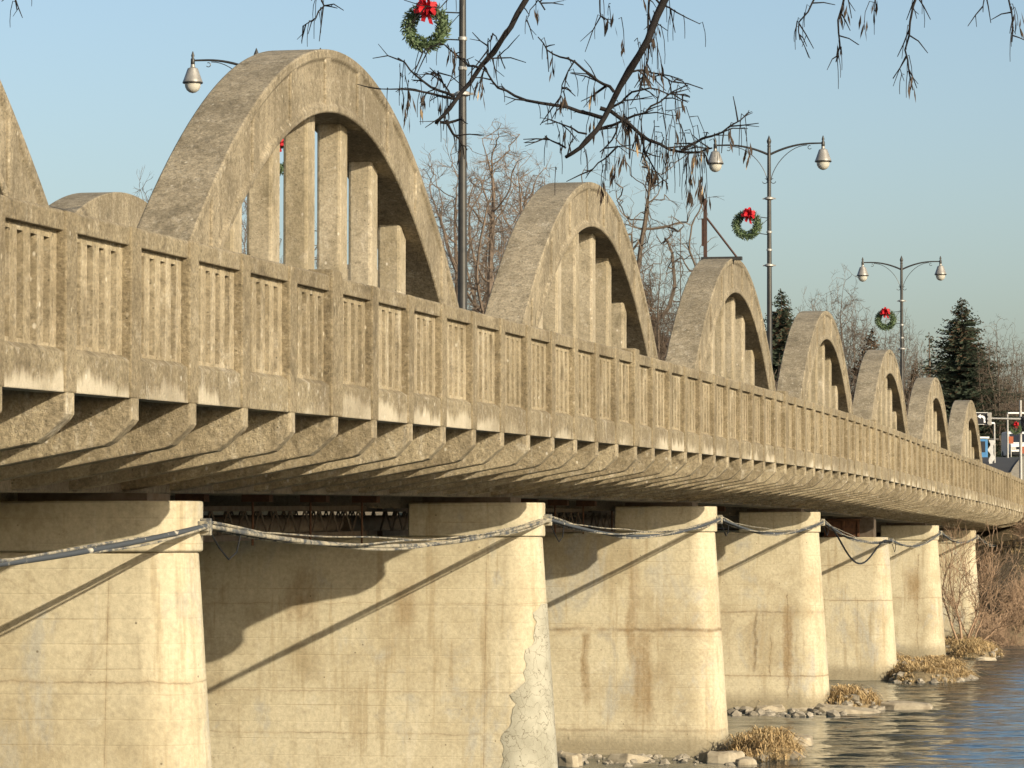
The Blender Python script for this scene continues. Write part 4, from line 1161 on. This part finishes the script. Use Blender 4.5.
# houses half seen between the arches
def house(px, dep, wd, eave, ridge, lab, mat):
    q = at(px, 500, dep); zg = ground(q.x, q.y) - .3; ze = at(px, eave, dep).z; zr = at(px, ridge, dep).z
    t = thing('house', lab, 'house', (q.x, q.y, zg)); c = Vector((q.x, q.y, 0)); hw, hd = wd / 2, 4.0
    m = MB(); m.loft([[c + AXr * sx * hw + AYf * sy * hd + AZu * z for sx, sy in ((-1, -1), (1, -1), (1, 1), (-1, 1))] for z in (zg, ze)]); m.build('wall', M[mat], t)
    m = MB(); o_ = .4
    m.loft([[c + AXr * s * (hw + o_) + AYf * u + AZu * v for u, v in ((-hd - o_, ze - .05), (0, zr), (hd + o_, ze - .05), (hd + o_, ze + .08), (0, zr + .16), (-hd - o_, ze + .08))] for s in (-1, 1)]); m.build('roof', M['roofing'], t)
    m = MB()
    m.loft([[c + AXr * s * hw + AYf * u + AZu * v for u, v in ((-hd, ze), (hd, ze), (0, zr - .05))] for s in (-.99, .99)]); m.build('gable', M[mat], t)
    k = max(2, int(wd / 2.2))
    for i in range(k):
        u = -hw + wd * (i + .5) / k
        cc = c + AXr * u - AYf * (hd + .02) + AZu * (ze - 1.2)
        m = MB(); m.obox(cc, AXr, AYf, AZu, .55, .03, .75); wnd = m.build('window', M['white'], t)
        m = MB(); m.obox(cc - AYf * .03, AXr, AYf, AZu, .45, .02, .65); m.build('pane', M['glassdark'], wnd)
    m = MB(); m.obox(c + AXr * hw * .5 + AZu * (zr + .3), AXr, AYf, AZu, .35, .35, .8); m.build('chimney', M['rust'], t)
    return t
house(668, 272, 9, 356, 338, 'pale house glimpsed between the second and third full arches', 'siding')
house(770, 270, 7, 352, 338, 'pale house behind the foot of the lamp post beside the steel bracket', 'siding')
# aerial mast
q = at(681, 500, 268); zg = ground(q.x, q.y); t = thing('aerial_mast', 'thin television aerial mast with three crossbars beside the steel bracket', 'aerial', (q.x, q.y, zg))
zt = at(681, 228, 268).z
m = MB(); m.tube([(q.x, q.y, zg), (q.x, q.y, zt)], [.06, .03], 6); m.build('mast', M['steel'], t)
for py, L in ((243, .95), (258, 1.1), (271, .7)):
    z = at(681, py, 268).z; m = MB(); m.tube([Vector((q.x, q.y, z)) - AXr * L * 1.1, Vector((q.x, q.y, z)) + AXr * L * 1.3], .022, 5); m.build('crossbar', M['steel'], t)

# ------------------------------------------------------------------ overhanging tree near the camera
ND = 11.0
tr = thing('overhanging_tree', 'dark bare tree hanging its branches with dry seed keys into the top of the picture', 'tree', tuple(Vector((4.6, 9.0, ground(4.6, 9.0)))))
rn = random.Random(77)
limb = MB(); br = MB(); pods = MB()
def pp(px, py, dz=0): return at(px, py, ND + dz)
tb = Vector((4.6, 9.0, ground(4.6, 9) - .3)); tt = Vector((4.3, 9.3, EZ + 2.2))
limb.tube([tb, tb.lerp(tt, .5) + Vector((.05, .02, 0)), tt, Vector((4.0, 9.5, EZ + 4.5)), Vector((4.2, 9.6, EZ + 7)), Vector((4.0, 9.8, EZ + 9))], [.26, .21, .18, .13, .08, .03], 12)
limb.build('trunk', M['barkshade'], tr, smooth=60)
hub = [Vector((4.25, 9.35, EZ + 2.6)), Vector((2.6, 9.6, EZ + 3.1)), Vector((1.2, 10.0, EZ + 2.9)), pp(900, -190), pp(760, -170), pp(640, -150), pp(500, -130), pp(380, -105), pp(300, -60)]
lb = MB(); lb.tube(hub, [.09, .075, .06, .05, .04, .03, .022, .014, .006], 10); lb.build('limb', M['barkshade'], tr, smooth=60)
lines = [
    ([(760, -170), (700, -80), (667, -5), (648, 40), (630, 70), (612, 103), (597, 130), (580, 148), (566, 157)], .017, .0065, -.2),
    ([(640, -150), (560, -60), (526, 0), (511, 27), (494, 52), (470, 83), (456, 100), (444, 115), (436, 123)], .013, .006, .3),
    ([(604, 118), (590, 114), (567, 107), (540, 103), (515, 96), (498, 88), (488, 74), (484, 66)], .008, .0025, -.1),
    ([(614, 92), (603, 84), (591, 75), (575, 62), (560, 57), (547, 50), (538, 37)], .006, .002, -.3),
    ([(600, 108), (620, 118), (640, 134), (660, 144), (681, 152), (700, 152), (712, 148)], .008, .003, 0),
    ([(681, 151), (695, 143), (712, 136), (730, 126), (748, 113)], .006, .002, 0),
    ([(589, 136), (605, 127), (622, 121), (645, 113), (660, 102), (672, 92), (688, 85)], .006, .002, .2),
    ([(628, 73), (645, 70), (660, 74), (672, 82), (678, 78)], .004, .002, 0),
    ([(652, -40), (649, 0), (648, 30), (648, 59), (642, 82), (637, 98)], .005, .002, .2),
    ([(608, 110), (622, 102), (632, 92), (650, 88), (668, 94), (690, 97)], .005, .002, .1),
    ([(566, 148), (552, 141), (545, 136)], .004, .002, 0), ([(587, 134), (572, 128), (556, 122), (545, 124)], .004, .0015, 0),
    ([(618, 146), (608, 156), (598, 163), (590, 172)], .004, .002, 0), ([(618, 122), (612, 140), (600, 152)], .004, .002, 0),
    ([(640, 134), (645, 152), (655, 170), (668, 184)], .004, .0015, 0),
    ([(455, 99), (440, 96), (423, 92), (400, 89), (380, 89)], .006, .002, .3),
    ([(455, 97), (440, 91), (424, 82), (410, 70), (398, 58)], .006, .0025, .3),
    ([(450, 96), (445, 86), (438, 76), (431, 73)], .004, .002, .3), ([(444, 88), (440, 75), (437, 71)], .003, .0015, .3),
    ([(480, 68), (468, 66), (458, 56), (448, 48), (438, 44), (421, 53)], .005, .0015, .3),
    ([(446, 120), (453, 134), (462, 145), (467, 150)], .006, .002, .3), ([(440, 122), (455, 121), (463, 120)], .006, .004, .3),
    ([(487, 62), (497, 58), (509, 47)], .004, .0015, .3), ([(487, 58), (488, 42), (493, 33)], .003, .0012, .3),
    ([(900, -190), (915, -90), (919, -10), (910, 22), (905, 50), (909, 72), (913, 90)], .006, .0022, .3),
    ([(900, -190), (880, -80), (846, -10), (838, 20), (840, 45), (836, 62)], .006, .0022, .5),
    ([(880, -80), (840, -50), (818, -8), (808, 12), (799, 22), (800, 40)], .005, .002, .5),
    ([(900, -190), (960, -100), (1008, -15), (1012, 15), (1012, 42)], .006, .002, .4), ([(1000, -25), (985, -5), (983, 12)], .004, .0015, .4),
    ([(300, -60), (318, -10), (324, 6), (316, 18), (303, 26)], .005, .0018, .4), ([(300, -60), (200, -50), (60, -30), (14, -6), (17, 10)], .006, .002, .4),
    ([(500, -130), (560, -40), (600, -10), (600, 12), (605, 20)], .005, .002, .2), ([(500, -130), (480, -30), (460, -8), (440, 8), (404, 0)], .004, .0015, .5),
    ([(648, -10), (660, 4), (676, 12), (700, 24)], .005, .0015, .2), ([(880, -80), (876, -10), (874, 12)], .004, .0015, .4),
    ([(545, 10), (538, 0), (530, 10), (526, 22)], .003, .0012, .2), ([(575, 60), (562, 85), (560, 100)], .003, .0012, -.1)]
twigs = []
for pts, r0, r1, dz in lines:
    n = len(pts); P = []
    for i in range(n - 1):      # resample with a small wobble
        for f in (0, .5):
            a_, b_ = pts[i], pts[i + 1]
            jx = rn.uniform(-1.6, 1.6) if f else 0; jy = rn.uniform(-1.6, 1.6) if f else 0
            P.append(pp(a_[0] + (b_[0] - a_[0]) * f + jx, a_[1] + (b_[1] - a_[1]) * f + jy, dz + .03 * math.sin(i * 1.7)))
    P.append(pp(pts[-1][0], pts[-1][1], dz))
    m_ = len(P)
    rad = [.86 * (r0 + (r1 - r0) * i / (m_ - 1)) * (1.25 if i % 5 == 3 and r0 > .01 else 1) for i in range(m_)]
    br.tube(P, rad, 7)
    twigs.append((P, r0))
def droop(p, L, pod=True, k=1):
    a = rn.uniform(0, 6.28); o = Vector((math.cos(a), math.sin(a), 0)) * L * rn.uniform(.1, .45)
    pts = [p, p + o * .5 + Vector((0, 0, .01 * rn.random())), p + o * .9 - Vector((0, 0, L * .35)), p + o - Vector((0, 0, L * .75)), p + o * .95 - Vector((0, 0, L))]
    br.tube(pts, [.0016, .0015, .0013, .0012, .001], 3, False)
    if pod:
        for j in range(rn.randint(4, 8)):
            q = pts[-1] + Vector((rn.uniform(-.012, .012), rn.uniform(-.012, .012), rn.uniform(-.005, .05)))
            l = rn.uniform(.035, .062); wd = rn.uniform(.0028, .0055); b = rn.uniform(0, 6.28)
            sd2 = Vector((math.cos(b), math.sin(b), 0)) * wd; tl = Vector((rn.uniform(-.3, .3), rn.uniform(-.3, .3), -1)).normalized() * l
            pods.cur = 1 if rn.random() < .06 else 0
            nrm = Vector((-sd2.y, sd2.x, 0)) * .2
            a_, c_, e_ = q, q + tl * .55, q + tl
            pods.add([a_, c_ - sd2, e_, c_ + sd2, c_ + nrm], [(0, 1, 4), (1, 2, 4), (2, 3, 4), (3, 0, 4), (0, 3, 2, 1)])
for P, r0 in twigs:
    n = len(P)
    for i in range(2, n):
        for _ in range(2 if r0 < .012 else 1):
            if rn.random() > .36: continue
            a_ = P[i].lerp(P[i - 1], rn.random()); d_ = (P[i] - P[i - 1]).normalized()
            d_ = (d_ * .6 + CR * rn.uniform(-1, 1) + CU * rn.uniform(-1, .6) + CF * rn.uniform(-.6, .6)).normalized(); L_ = rn.uniform(.03, .11)
            b_ = a_ + d_ * L_ * .5 + CU * rn.uniform(-.008, .008); c_ = a_ + d_ * L_ - CU * rn.uniform(0, .02)
            br.tube([a_, b_, c_], [.0026, .002, .0012], 4, False)
            if rn.random() < .5:
                e_ = (d_ + CR * rn.uniform(-1, 1) - CU * rn.uniform(-.3, .8)).normalized()
                br.tube([b_, b_ + e_ * L_ * .5], [.0016, .001], 3, False)
    for i in range(2, n):
        if r0 > .012:
            if rn.random() < .35: droop(P[i], rn.uniform(.05, .10), False)
            continue
        for _ in range(2):
            if rn.random() < .38: droop(P[i].lerp(P[i - 1], rn.random()), rn.uniform(.03, .10), rn.random() < .16)
for (px, py, cnt, sx, L) in ((668, 150, 26, 26, .12), (640, 110, 22, 28, .14), (700, 145, 12, 12, .12), (645, 40, 14, 14, .12), (640, 20, 8, 22, .10), (404, 78, 10, 7, .10), (660, 125, 18, 25, .14), (908, 68, 6, 4, .07), (603, 8, 6, 8, .06), (740, 122, 5, 8, .11), (598, 160, 6, 16, .08), (1010, 20, 4, 6, .06), (874, 8, 3, 3, .04), (680, 120, 12, 16, .16), (555, 160, 3, 8, .07)):
    for i in range(int(cnt * .55)): droop(pp(px + rn.uniform(-sx, sx), py + rn.uniform(-12, 12), rn.uniform(-.15, .2)), L * rn.uniform(.6, 1.2), rn.random() < .5)
br.build('branch', M['barkshade'], tr, smooth=60)
pods.build('seed_keys', [M['pod'], M['podpale']], tr)['kind'] = 'stuff'

# drop the builders' bookkeeping
for o in bpy.data.objects:
    for k in ('_o', 'used'):
        if k in o: del o[k]
    if o.parent is not None and 'category' in o: del o['category']
